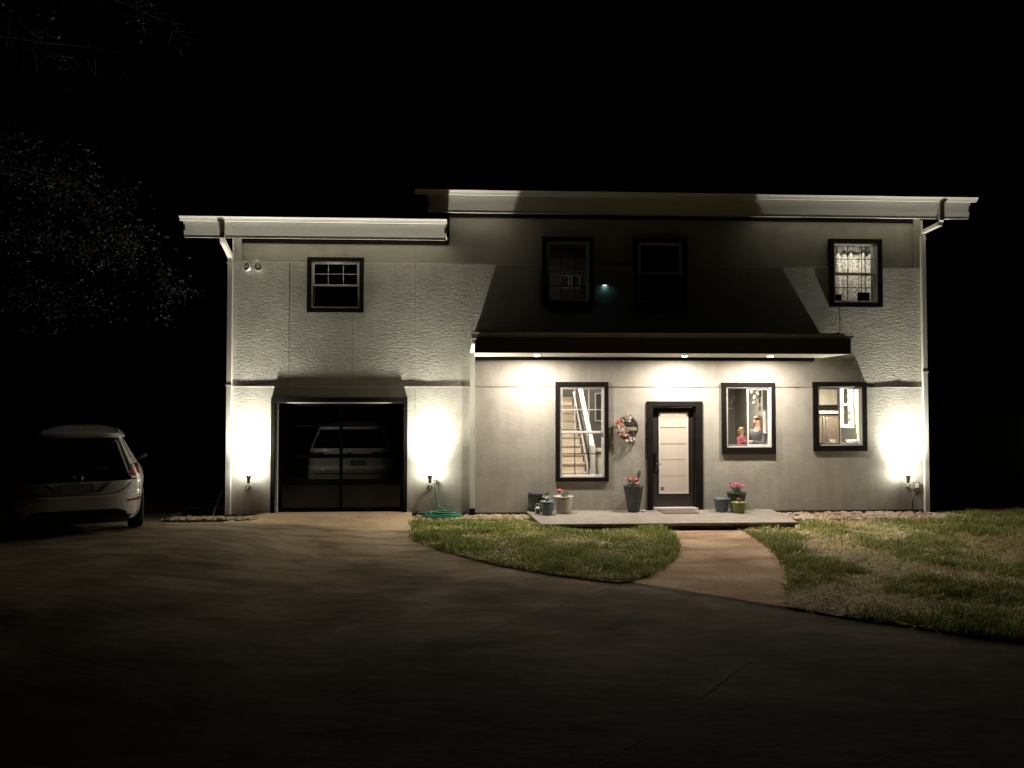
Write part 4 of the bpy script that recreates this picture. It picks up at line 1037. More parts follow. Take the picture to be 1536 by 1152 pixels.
def concrete(name, ca, cb, cc, streak, bump, near_shade=1.0):
    m, nt, out = new_mat(name)
    b = N(nt, 'ShaderNodeBsdfPrincipled'); L(nt, b.outputs[0], out.inputs['Surface']); b.inputs['Roughness'].default_value = .9; b.inputs['Specular IOR Level'].default_value = .06
    v = coords(nt, (.45, 1, 1))
    n1 = N(nt, 'ShaderNodeTexNoise'); n1.inputs['Scale'].default_value = streak; n1.inputs['Detail'].default_value = 8; n1.inputs['Roughness'].default_value = .62; n1.inputs['Distortion'].default_value = .8
    L(nt, v, n1.inputs['Vector'])
    v2 = coords(nt); n2 = N(nt, 'ShaderNodeTexNoise'); n2.inputs['Scale'].default_value = .45; n2.inputs['Detail'].default_value = 5; L(nt, v2, n2.inputs['Vector'])
    mxx = N(nt, 'ShaderNodeMix', data_type='FLOAT'); mxx.inputs['Factor'].default_value = .42
    L(nt, n1.outputs['Fac'], mxx.inputs[2]); L(nt, n2.outputs['Fac'], mxx.inputs[3])
    base = ramp(nt, mxx.outputs[0], [(.38, ca), (.5, cb), (.62, cc)])
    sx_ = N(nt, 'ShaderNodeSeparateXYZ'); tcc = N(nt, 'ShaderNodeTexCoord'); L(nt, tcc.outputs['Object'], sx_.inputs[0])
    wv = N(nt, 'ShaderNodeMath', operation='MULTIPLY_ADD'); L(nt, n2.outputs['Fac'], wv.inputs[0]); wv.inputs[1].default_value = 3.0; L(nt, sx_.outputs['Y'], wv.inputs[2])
    mrr = N(nt, 'ShaderNodeMapRange'); mrr.inputs['From Min'].default_value = -7.8; mrr.inputs['From Max'].default_value = -2.2; mrr.inputs['To Min'].default_value = near_shade; mrr.inputs['To Max'].default_value = 1.35  # albedo drops away from the house: night light falloff painted into the colour
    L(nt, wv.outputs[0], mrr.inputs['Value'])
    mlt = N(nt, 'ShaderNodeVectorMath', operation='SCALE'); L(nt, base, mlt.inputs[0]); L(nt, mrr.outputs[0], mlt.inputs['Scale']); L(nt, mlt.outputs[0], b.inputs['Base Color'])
    n4 = N(nt, 'ShaderNodeTexNoise'); n4.inputs['Scale'].default_value = 45; n4.inputs['Detail'].default_value = 6; L(nt, v2, n4.inputs['Vector'])
    gr = N(nt, 'ShaderNodeMapRange'); gr.inputs['From Min'].default_value = .3; gr.inputs['From Max'].default_value = .7; gr.inputs['To Min'].default_value = .72; gr.inputs['To Max'].default_value = 1.28; L(nt, n4.outputs['Fac'], gr.inputs['Value'])
    ml2 = N(nt, 'ShaderNodeVectorMath', operation='SCALE'); L(nt, mlt.outputs[0], ml2.inputs[0]); L(nt, gr.outputs[0], ml2.inputs['Scale']); L(nt, ml2.outputs[0], b.inputs['Base Color'])
    n3 = N(nt, 'ShaderNodeTexNoise'); n3.inputs['Scale'].default_value = 3.2; n3.inputs['Detail'].default_value = 9; n3.inputs['Roughness'].default_value = .6
    L(nt, v, n3.inputs['Vector'])
    bp = N(nt, 'ShaderNodeBump'); bp.inputs['Distance'].default_value = bump; L(nt, n3.outputs['Fac'], bp.inputs['Height']); L(nt, bp.outputs[0], b.inputs['Normal'])
    return m
M['drive'] = concrete('stained_falloff_concrete', (.085,.062,.038), (.20,.155,.10), (.33,.27,.185), 2.6, .018, .20)
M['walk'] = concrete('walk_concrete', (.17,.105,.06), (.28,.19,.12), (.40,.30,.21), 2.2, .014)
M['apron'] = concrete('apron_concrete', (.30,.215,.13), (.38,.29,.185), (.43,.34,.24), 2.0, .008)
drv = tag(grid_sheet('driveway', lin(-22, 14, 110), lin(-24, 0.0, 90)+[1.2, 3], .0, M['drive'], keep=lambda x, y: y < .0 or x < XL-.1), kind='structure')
# joints
q = MB()
for line, w in (([(938,875),(860,903),(770,933)],.008), ([(770,933),(640,988),(500,1048)],.010), ([(948,877),(1060,897),(1178,913)],.010), ([(1128,988),(1045,1049)],.009), ([(970,1105),(900,1146)],.006), ([(640,784),(520,791),(392,806),(300,812)][:0],.01)):
    if not line: continue
    P_ = [gpt(*l) for l in line]
    for a_, b_ in zip(P_[:-1], P_[1:]):
        k = max(1, int((b_-a_).length/.25)); prev = None
        for j in range(k+1):
            p = a_.lerp(b_, j/k); d = (b_-a_).normalized(); nn = Vector((-d.y, d.x, 0))
            ww = w*rp.uniform(.5,1.4); off = nn*rp.gauss(0,.006)
            cur_ = (p+off-nn*ww, p+off+nn*ww)
            if prev:
                vs = [Vector((c.x, c.y, G(c.x,c.y)+.005)) for c in (prev[0], prev[1], cur_[1], cur_[0])]; q.add(vs, [(0,1,2,3)])
            prev = cur_
q.build('joint_line', pmat('joint_dirt', (.045,.032,.022), .95, .4, 8), drv)
def poly_sheet(name, poly, z, mat, thick=.02):
    bm = bmesh.new(); vs = [bm.verts.new((x, y, z)) for x, y in poly]; f_ = bm.faces.new(vs)
    bmesh.ops.triangulate(bm, faces=[f_]); 
    me = bpy.data.meshes.new(name); bmesh.ops.recalc_face_normals(bm, faces=bm.faces)
    if bm.faces[0:1] if False else False: pass
    bm.to_mesh(me); bm.free(); me.materials.append(mat)
    o_ = bpy.data.objects.new(name, me); COL.objects.link(o_); return o_
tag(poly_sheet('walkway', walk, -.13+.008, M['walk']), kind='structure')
# garage slab and apron
ax0, ax1 = gpt(392, 771).x, at(617.5, 768).x; axf = gpt(618, 800).x; axm = ax1+(axf-ax1)*.27
q = MB(); a1 = atz(617.5, 776, -.05); a0 = atz(365, 779, -.05)
q.add([(GAR[0]-.12, .0, .0), (ax1, .0, .0), (axm, -.42, -.035), (at(330,780,-.42).x+.35, -.42, -.035)], [(0,1,2,3)])
q.add([(at(330,780,-.42).x+.35, -.42, -.035), (axm, -.42, -.035), (axf, -1.55, -.118), (XL-.3, -1.75, -.118)], [(0,1,2,3)])
q.add([(ax1, 0, 0), (ax1, 0, -.2), (axf, -1.55, -.2), (axf, -1.55, -.118), (axm, -.42, -.035)], [(0,1,2,3,4)])
q.add([(GAR[0]-.12, .0, .0), (GAR[1]+.12, .0, .0), (GAR[1]+.12, .2, .0), (GAR[0]-.12, .2, .0)], [(0,1,2,3)])
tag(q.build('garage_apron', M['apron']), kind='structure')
q = MB(); q.box(GAR[0]-.3, ax1-.01, -.425, -.41, -.036, -.0345)
# lawn beds under the blades
straw_m = pmat('lawn_soil', (.13,.105,.045), .95, .5, 5, .02, 30)
x0 = min(p[0] for p in lawn1); x1 = max(p[0] for p in lawn1); y0 = min(p[1] for p in lawn1); y1 = max(p[1] for p in lawn1)
tag(poly_sheet('lawn_bed', lawn1, -.13+.016, straw_m), kind='structure')
tag(poly_sheet('lawn_bed', lawn2, -.13+.016, straw_m), kind='structure')

# ------------------------------------------------------------------ grass blades
def blades(name, poly, bbox, dens, label, hmin, hmax, seed, mat, mode='grass', xlim=None, dfun=None):
    rs = np.random.RandomState(seed); vs = []; fs = []
    x0, x1, y0, y1 = bbox; n = int((x1-x0)*(y1-y0)*dens)
    X = rs.uniform(x0, x1, n); Y_ = rs.uniform(y0, y1, n); U = rs.rand(n, 7)
    JX, JY = X.copy(), Y_.copy()
    X = X+rs.normal(0, .03, n); Y_ = Y_+rs.normal(0, .02, n)
    ins = np.zeros(n, bool); j_ = len(poly)-1
    for i_ in range(len(poly)):
        xi, yi = poly[i_]; xj, yj = poly[j_]; j_ = i_
        if yi == yj: continue
        ins ^= ((yi > Y_) != (yj > Y_)) & (X < (xj-xi)*(Y_-yi)/(yj-yi)+xi)
    X, Y_ = JX, JY
    for i in np.nonzero(ins)[0]:
        x, y = float(X[i]), float(Y_[i])
        if U[i,0] > dfun(x, y): continue
        c_ = noise.noise(Vector((x*1.1, y*1.5, 5.0)))*.6+noise.noise(Vector((x*3.1, y*3.3, 1.0)))*.4
        ang = U[i,2]*2*PI; z = -.13+.012
        if mode == 'grass':
            h = (hmin+(hmax-hmin)*U[i,3])*(1+c_*1.6); ln = h*(.2+.8*U[i,4]); w = .0038+.004*U[i,5]
        else:
            h = .004+.04*U[i,3]**2; ln = .07+.22*U[i,4]**1.5; w = .0022+.0028*U[i,5]
        if h < .01 and mode == 'grass': continue
        dx, dy = math.cos(ang), math.sin(ang); sx, sy = -dy*w, dx*w
        if mode == 'grass':
            b = len(vs)
            vs += [(x-sx, y-sy, z), (x+sx, y+sy, z), (x+dx*ln*.35-sx*.8, y+dy*ln*.35-sy*.8, z+h*.62), (x+dx*ln*.35+sx*.8, y+dy*ln*.35+sy*.8, z+h*.62), (x+dx*ln, y+dy*ln, z+h)]
            fs += [(b, b+1, b+3, b+2), (b+2, b+3, b+4)]
        else:
            b = len(vs); zz = z+.012+h*.5
            vs += [(x-sx, y-sy, zz), (x+sx, y+sy, zz), (x+dx*ln+sx, y+dy*ln+sy, zz+h), (x+dx*ln-sx, y+dy*ln-sy, zz+h)]
            fs += [(b, b+1, b+2, b+3)]
    me = bpy.data.meshes.new(name); me.from_pydata(vs, [], fs); me.materials.append(mat); me.update()
    o_ = bpy.data.objects.new(name, me); COL.objects.link(o_)
    tag(o_, label, 'grass' if mode == 'grass' else 'straw', kind='stuff'); return len(fs)
def island_mat(name, stops, rough=.6, transl=.25):
    m, nt, out = new_mat(name)
    g_ = N(nt, 'ShaderNodeNewGeometry'); b = N(nt, 'ShaderNodeBsdfPrincipled'); b.inputs['Roughness'].default_value = rough
    n = N(nt, 'ShaderNodeTexNoise'); n.inputs['Scale'].default_value = 1.3; n.inputs['Detail'].default_value = 4; L(nt, coords(nt), n.inputs['Vector'])
    mxx = N(nt, 'ShaderNodeMix', data_type='FLOAT'); mxx.inputs['Factor'].default_value = .45
    L(nt, g_.outputs['Random Per Island'], mxx.inputs[2]); L(nt, n.outputs['Fac'], mxx.inputs[3])
    col = ramp(nt, mxx.outputs[0], stops); L(nt, col, b.inputs['Base Color'])
    tl = N(nt, 'ShaderNodeBsdfTranslucent'); L(nt, col, tl.inputs['Color'])
    mx = N(nt, 'ShaderNodeMixShader'); mx.inputs[0].default_value = transl; L(nt, b.outputs[0], mx.inputs[1]); L(nt, tl.outputs[0], mx.inputs[2]); L(nt, mx.outputs[0], out.inputs['Surface'])
    return m
grass_m = island_mat('grass_blade', [(.15, (.08,.13,.015)), (.45, (.22,.29,.05)), (.68, (.38,.42,.10)), (.85, (.62,.52,.22))])
dry_m = island_mat('dry_grass_blade', [(.15, (.08,.13,.02)), (.45, (.22,.28,.05)), (.68, (.38,.37,.11)), (.85, (.62,.50,.24))])
straw_b = island_mat('straw', [(.2, (.32,.25,.10)), (.5, (.58,.47,.22)), (.8, (.80,.68,.38))], .8, .1)
def nz(x, y, s, o): return noise.noise(Vector((x*s, y*s, o)))
blades('grass', lawn1, (x0, x1, y0, y1), 4200, 'lush green grass of the small lawn between garage and walkway', .030, .100, 1, grass_m, dfun=lambda x, y: .18+.8*ss(.5+2.0*nz(x,y,1.5,2)+1.0*nz(x,y,4,8)))
blades('straw', lawn1, (x0, x1, y0, y1), 700, 'scattered straw in the small lawn by the walkway', .03, .05, 2, straw_b, mode='straw', dfun=lambda x, y: .2+.8*ss(.3-1.6*nz(x,y,1.3,2)))
lx0, lx1, ly0, ly1 = min(p[0] for p in lawn2), 11.5, lawn2[0][1]-3.2, .3
lx1 = 12.5; ly0 = min(gpt(1536,966).y, gpt(1178,912).y)-.6
def d2(x, y):
    g_ = ss(.62+2.6*nz(x,y,.8,7)+1.1*nz(x,y,2.4,3))
    return .06+.90*g_
blades('grass', lawn2, (lx0, lx1, ly0, .2), 3000, 'patchy green grass of the wide lawn right of the walkway', .03, .10, 3, dry_m, dfun=d2)
blades('straw', lawn2, (lx0, lx1, ly0, .2), 1000, 'loose straw strewn over the wide lawn right of the walkway', .03, .05, 4, straw_b, mode='straw', dfun=lambda x, y: 1-.8*d2(x, y))

# ------------------------------------------------------------------ river stones
def ico():
    bm = bmesh.new(); bmesh.ops.create_icosphere(bm, subdivisions=2, radius=1); v = np.array([tuple(a.co) for a in bm.verts]); f = [tuple(x.index for x in a.verts) for a in bm.faces]; bm.free(); return v, f
IV, IF = ico()
stone_m = island_mat('river_stone', [(.2, (.22,.14,.08)), (.4, (.36,.25,.16)), (.6, (.46,.36,.26)), (.8, (.52,.47,.40))], .7, .0)
def stones(label, spans, n, seed, zt=-.10):
    rs = random.Random(seed); V_ = []; F_ = []
    for _ in range(n):
        x0, x1, y0, y1 = rs.choice(spans); x, y = rs.uniform(x0, x1), rs.uniform(y0, y1)
        r_ = rs.uniform(.025, .055); rot = Matrix.Rotation(rs.random()*6.3, 3, 'Z') @ Matrix.Rotation(rs.gauss(0,.3), 3, 'X')
        sc_ = (1.25*r_, .85*r_, .55*r_); ph = rs.random()*50
        b = len(V_); z = G(x,y)+.03+r_*.25+rs.random()*.02
        for v in IV:
            k = 1+.16*noise.noise(Vector((v[0]+ph, v[1], v[2])))
            p = rot @ Vector((v[0]*sc_[0]*k, v[1]*sc_[1]*k, v[2]*sc_[2]*k)); V_.append((p.x+x, p.y+y, p.z+z))
        F_ += [tuple(i+b for i in f_) for f_ in IF]
    me = bpy.data.meshes.new('river_stones'); me.from_pydata(V_, [], F_); me.materials.append(stone_m); me.polygons.foreach_set('use_smooth', [True]*len(F_)); me.update()
    o_ = bpy.data.objects.new('river_stones', me); COL.objects.link(o_); tag(o_, label, 'stones', kind='stuff')
a_ = gpt(1172, 783); b_ = gpt(1392, 782)
stones('bed of tan river stones along the wall right of the porch', [(pbr-.1, XR-.05, b_.y-.02, -.04)]*4+[(XR-.1, XR+.35, -.75, -.3)], 1100, 1)
stones('strip of tan river stones along the wall between hose and porch', [(GAR[1]+.22, pbl+.02, -.62, -.04)], 620, 2)
stones('short bed of river stones left of the garage door', [(at(257,775,-.2).x, GAR[0]-.2, -.70, -.03)], 420, 3)
q = MB(); p = at(257, 775, -.5); q.box(p.x-.03, p.x-.015, -.75, .6, G(p.x,-.4)-.02, .02); q.box(p.x-.015, XL-.02, .55, .565, -.2, .02); tag(q.build('bed_edging', M['under']), 'dark edging strip at the left end of the stone bed', 'edging')

# ================================================================== cars
def interp(tab, z):
    if z <= tab[0][0]: return tab[0][1]
    for (a, va), (b, vb) in zip(tab[:-1], tab[1:]):
        if z <= b: return va+(vb-va)*(z-a)/(b-a)
    return tab[-1][1]
def car(label, P_, loc, rz, rx=0, mats=None):
    t = thing('parked_car', label, 'car', loc, rz, rx=rx)
    n = P_.get('n', 6.0); NS = 220; zs = P_['zs']
    W_, Y0, Y1 = P_['w'], P_['y0'], P_['y1']
    rings = []
    for z in zs:
        w, a, b = interp(W_, z), interp(Y0, z), interp(Y1, z); ring = []
        for k in range(NS):
            th_ = 2*PI*k/NS
            # spread samples evenly over the corners
            c_, s_ = math.cos(th_), math.sin(th_)
            rr = (abs(c_)**n+abs(s_)**n)**(-1/n)
            ring.append(Vector((w*c_*rr, (a+b)/2+(b-a)/2*s_*rr, z)))
        rings.append(ring)
    # more samples across the rear: reparametrise x evenly there
    for ring, z in zip(rings, zs):
        w, a, b = interp(W_, z), interp(Y0, z), interp(Y1, z)
        lo = int(NS*5/8); hi = int(NS*7/8)
        for k in range(lo, hi+1):
            u = -1+2*(k-lo)/(hi-lo); u = math.sin(u*PI/2)*.35+u*.65
            x = w*u*.93
            ring[k] = Vector((x, (a+b)/2-(b-a)/2*(1-abs(x/w)**n)**(1/n), z))
    parts = {}
    def put(name, idx): parts.setdefault(name, []).append(idx)
    vs = [v for r in rings for v in r]
    for j in range(len(zs)-1):
        for k in range(NS):
            f_ = (j*NS+k, j*NS+(k+1) % NS, (j+1)*NS+(k+1) % NS, (j+1)*NS+k)
            c_ = sum((vs[i] for i in f_), Vector())/4
            e1, e2 = vs[f_[1]]-vs[f_[0]], vs[f_[3]]-vs[f_[0]]; nn = e1.cross(e2)
            nn = nn.normalized() if nn.length > 1e-12 else Vector((0,0,1))
            if nn.dot(Vector((c_.x, c_.y-2.1, 0))) < 0: nn = -nn
            nm = P_['region'](c_, nn, interp(W_, c_.z))
            if nm: put(nm, f_)
    top = tuple((len(zs)-1)*NS+k for k in range(NS)); bot = tuple(range(NS))
    put('body', top); put('underbody', bot)
    body = None
    order = ['body']+[k for k in parts if k != 'body']
    for nm in order:
        fs = parts[nm]; used = sorted({i for f_ in fs for i in f_}); mp = {i: j for j, i in enumerate(used)}
        q = MB(); q.add([vs[i] for i in used], [tuple(mp[i] for i in f_) for f_ in fs], 0, True)
        o_ = q.build(nm.split('/')[0], P_['mat'][nm.split('/')[0]], t)
    def surf(x, z, off=0.0):
        w, a, b = interp(W_, z), interp(Y0, z), interp(Y1, z)
        return (a+b)/2-(b-a)/2*max(0,(1-min(.999,abs(x/w))**n))**(1/n)-off
    q = MB(); q.box(-.62, .62, .35, 3.9, .18, .62); q.build('chassis', M['under'], t)
    for sx in (-1, 1):
        for wy in P_['wheels']:
            R_ = P_['wr']; xx = sx*(interp(W_, .4)-.115)
            mt = Matrix.Rotation(R(90), 3, 'Y')
            q = MB(); q.lathe([(R_*.62,-.10),(R_*.92,-.105),(R_,-.085),(R_,.085),(R_*.92,.105),(R_*.62,.10)], (0,0,0), 40, mat=mt); wh = q.build('wheel', M['tyre'], t, loc=(xx, wy, R_))
            q = MB(); q.lathe([(R_*.62,-.10),(R_*.60,sx*.03),(R_*.2,sx*.05),(1e-4,sx*.06)], (0,0,0), 30, mat=mt); q.build('rim', M['rim'], wh)
    return t, surf
def zlevels(tab): 
    out = []
    for a, b, n in tab: out += [a+(b-a)*i/n for i in range(n)]
    return out+[tab[-1][1]]
def leaf_region(c, nn, w):
    x, y, z = c; ax = abs(x); rear = nn.y < -.45 and y < 1.6
    for wy in (.78, 3.42):
        if not rear and ax > .5 and (y-wy)**2+(z-.33)**2 < .375**2: return None
    if z < .20 and not rear: return 'sill'
    if rear:
        if z < .375-.17*ss((ax-.50)/.30): return 'diffuser'
        if .835 < z <= 1.0 and ax > w-.06-.15*ss((.99-z)/.12): return 'tail_light/%d' % (x > 0)
        if .80 < z <= .835 and ax > w-.20: return 'lamp_clear/%d' % (x > 0)
        if .875 < z < 1.395 and ax < w-.045: return 'rear_window'
        if 1.02 < z < 1.25 and ax > w-.05: return 'pillar_trim/%d' % (x > 0)
        if .775 < z <= .875: return 'tailgate_trim'
        if .60 < z <= .775 and ax < .44+.26*(z-.60)/.175: return 'tailgate'
        return 'body'
    if .835 < z < 1.0 and y < .66-(1.0-z)*1.4: return 'tail_light/%d' % (x > 0)
    if .96 < z < 1.38 and .75 < y < 3.0+ (1.2-z)*.8 and abs(nn.x) > .5:
        if abs(y-1.75) < .04: return 'pillar_trim/%d' % (x > 0)
        return 'side_window/%d' % (x > 0)
    if .98 < z < 1.45 and y > 2.6 and nn.y > .3: return 'windscreen'
    return 'body'
leaf = dict(n=5.2, zs=zlevels([(.17,.56,22),(.56,.64,5),(.64,1.40,44),(1.40,1.48,7),(1.48,1.56,8)]),
  w=[(.17,.80),(.3,.865),(.5,.89),(.75,.89),(.85,.87),(.95,.825),(1.2,.70),(1.4,.61),(1.45,.575),(1.49,.52),(1.52,.44),(1.548,.29),(1.56,.18)],
  y0=[(.17,.12),(.25,.05),(.40,.0),(.575,.0),(.605,.05),(.76,.045),(.80,.06),(.87,.10),(.95,.16),(1.2,.38),(1.385,.56),(1.40,.44),(1.45,.43),(1.48,.55),(1.52,.9),(1.555,1.4),(1.56,1.5)],
  y1=[(.17,4.2),(.5,4.40),(.75,4.3),(.9,4.0),(1.0,3.55),(1.2,3.15),(1.4,2.8),(1.5,2.4),(1.56,2.0)],
  wheels=(.78,3.42), wr=.32, region=leaf_region,
  mat={'body':M['car_white'],'sill':M['car_black'],'diffuser':M['car_black'],'rear_window':M['car_glass'],'tail_light':M['tail_red'],'lamp_clear':M['vinyl'],'pillar_trim':M['car_glass'],'tailgate_trim':M['car_glass'],'tailgate':M['car_white'],'side_window':M['car_glass'],'windscreen':M['car_glass'],'underbody':M['under']})
cpos = Vector((-5.68, -3.72, 0)); S_ = 1.02
crz = R(25)
g0 = G(cpos.x, cpos.y)
ct_, surf = car('white hatchback parked on the driveway left of the house, rear towards us', leaf, (cpos.x, cpos.y, g0+.0), crz, 0)
ct_.scale = (S_, S_, S_)
def strip(pts, w, mat, name, off=.004):
    q = MB(); P2 = []
    for x, z in pts: P2.append(Vector((x, surf(x, z, off), z)))
    q.tube(P2, w, 6); return q.build(name, mat, ct_)
strip([(-.70,.775),(-.66,.72),(-.58,.65),(-.47,.60),(-.3,.592),(0,.59),(.3,.592),(.47,.60),(.58,.65),(.66,.72),(.70,.775)], .008, M['car_black'], 'hatch_gap')
for sx in (-1, 1):
    q = MB(); xs_ = [sx*(.62+.02*k) for k in range(11)]
    vs = []
    for x in xs_: vs += [(x, surf(x, .485, .004), .47), (x, surf(x, .52, .004), .505)]
    q.add(vs, [(2*k, 2*k+2, 2*k+3, 2*k+1) for k in range(10)]); q.build('reflector', M['tail_red'], ct_)
    strip([(sx*.40,.76),(sx*.33,.70),(sx*.27,.635)], .012, M['car_black'], 'plate_recess_edge')
    q = MB(); q.tube([(sx*.50, .55, 1.478), (sx*.47, .9, 1.522), (sx*.45, 1.3, 1.545)], .012, 6); q.build('roof_channel', M['car_black'], ct_)
    q = MB(); q.ball((sx*.95, 2.75, .98), .065, 10, sc3=(.9,.5,.75)); q.tube([(sx*.80,2.75,.93),(sx*.95,2.75,.95)], .02, 6); q.build('side_mirror', M['car_black'], ct_)
q = MB(); q.box(-.20, .20, .028, .044, .635, .755); q.build('plate', M['plate'], ct_)
q = MB(); pts_ = [(.055*math.cos(a_*PI/12), 0, .055*math.sin(a_*PI/12)) for a_ in range(25)]
q.tube([(x, surf(0,.83+z,.008), .83+z) for x, _, z in pts_], .007, 6, cap=False); q.tube([(-.07, surf(0,.83,.012), .83),(.07, surf(0,.83,.012), .83)], .006, 6); q.build('emblem', M['chrome'], ct_)
q = MB(); q.add([(-.012,.62,1.505),(.012,.62,1.505),(.012,.80,1.52),(-.012,.80,1.52),(0,.62,1.575),(0,.66,1.58)], [(0,1,4),(1,2,5,4),(2,3,5),(3,0,4,5)]); q.build('antenna_fin', M['car_white'], ct_)
q = MB(); q.tube([(0, surf(0,.93,.012), .93), (.2, surf(.2,.955,.014), .955), (.38, surf(.38,.96,.014), .96)], [.01,.007,.005], 6); q.build('wiper', M['car_black'], ct_)

def suv_region(c, nn, w):
    x, y, z = c; ax = abs(x); rear = nn.y < -.4 and y < 1.6
    for wy in (.95, 3.75):
        if not rear and ax > .5 and (y-wy)**2+(z-.37)**2 < .42**2: return None
    if rear:
        if z < .52: return 'lower_bumper'
        if 1.16 < z < 1.56 and ax < w-.10: return 'rear_window'
        if .94 < z < 1.09 and ax > .50+.2*(1.09-z): return 'tail_light/%d' % (x > 0)
        if .62 < z < .64 and ax < .7: return 'lower_bumper'
        return 'body'
    if .94 < z < 1.09 and y < .5: return 'tail_light/%d' % (x > 0)
    if 1.12 < z < 1.52 and .8 < y < 3.3 and abs(nn.x) > .5: return 'side_window/%d' % (x > 0)
    if 1.12 < z < 1.6 and y > 2.8 and nn.y > .3: return 'windscreen'
    return 'body'
suv = dict(n=7.0, zs=zlevels([(.3,.95,30),(.95,1.1,8),(1.1,1.58,24),(1.58,1.70,8)]),
  w=[(.3,.88),(.5,.93),(.95,.93),(1.1,.90),(1.3,.83),(1.55,.74),(1.62,.68),(1.68,.5),(1.70,.3)],
  y0=[(.3,.12),(.5,.0),(.74,.0),(.78,.08),(1.0,.10),(1.12,.14),(1.54,.42),(1.56,.28),(1.62,.30),(1.66,.7),(1.70,1.4)],
  y1=[(.3,4.6),(.6,4.7),(.95,4.5),(1.1,3.8),(1.4,3.3),(1.6,2.9),(1.70,2.3)],
  wheels=(.95,3.75), wr=.36, region=suv_region,
  mat={'body':M['car_white'],'lower_bumper':M['car_black'],'rear_window':M['car_glass'],'tail_light':M['tail_red'],'side_window':M['car_glass'],'windscreen':M['car_glass'],'underbody':M['under']})
pc = at(521, 700, 1.25)
ct_, surf = car('white sport utility vehicle parked inside the garage behind the glass door', suv, (pc.x, 1.25, .002), R(2))
q = MB(); q.box(.05, .36, surf(.2,.88,.012), surf(.2,.88,-.01), .80, .92); q.build('plate', M['plate'], ct_)
q = MB(); q.ball((.03, surf(0,1.03,.0), 1.03), .05, 10, sc3=(1,.3,1)); q.build('emblem', M['car_black'], ct_)

# ================================================================== people
def grow(name, verts, edges, root=0, sub=2):
    me = bpy.data.meshes.new(name+'_g'); bm = bmesh.new(); ly = bm.verts.layers.skin.verify(); bv = []
    for i, (p, r_) in enumerate(verts):
        v = bm.verts.new(p); rr = r_ if isinstance(r_, tuple) else (r_, r_); v[ly].radius = rr; v[ly].use_root = (i == root); bv.append(v)
    for a, b in edges: bm.edges.new((bv[a], bv[b]))
    bm.to_mesh(me); bm.free()
    o_ = bpy.data.objects.new(name, me); COL.objects.link(o_)
    md = o_.modifiers.new('s', 'SKIN'); md.use_smooth_shade = True
    md2 = o_.modifiers.new('u', 'SUBSURF'); md2.levels = sub; md2.render_levels = sub
    dg = bpy.context.evaluated_depsgraph_get(); ev = o_.evaluated_get(dg); m2 = ev.to_mesh()
    vs = [tuple(v.co) for v in m2.vertices]; fs = [tuple(p.vertices) for p in m2.polygons]; ev.to_mesh_clear()
    bpy.data.objects.remove(o_); bpy.data.meshes.remove(me)
    return vs, fs
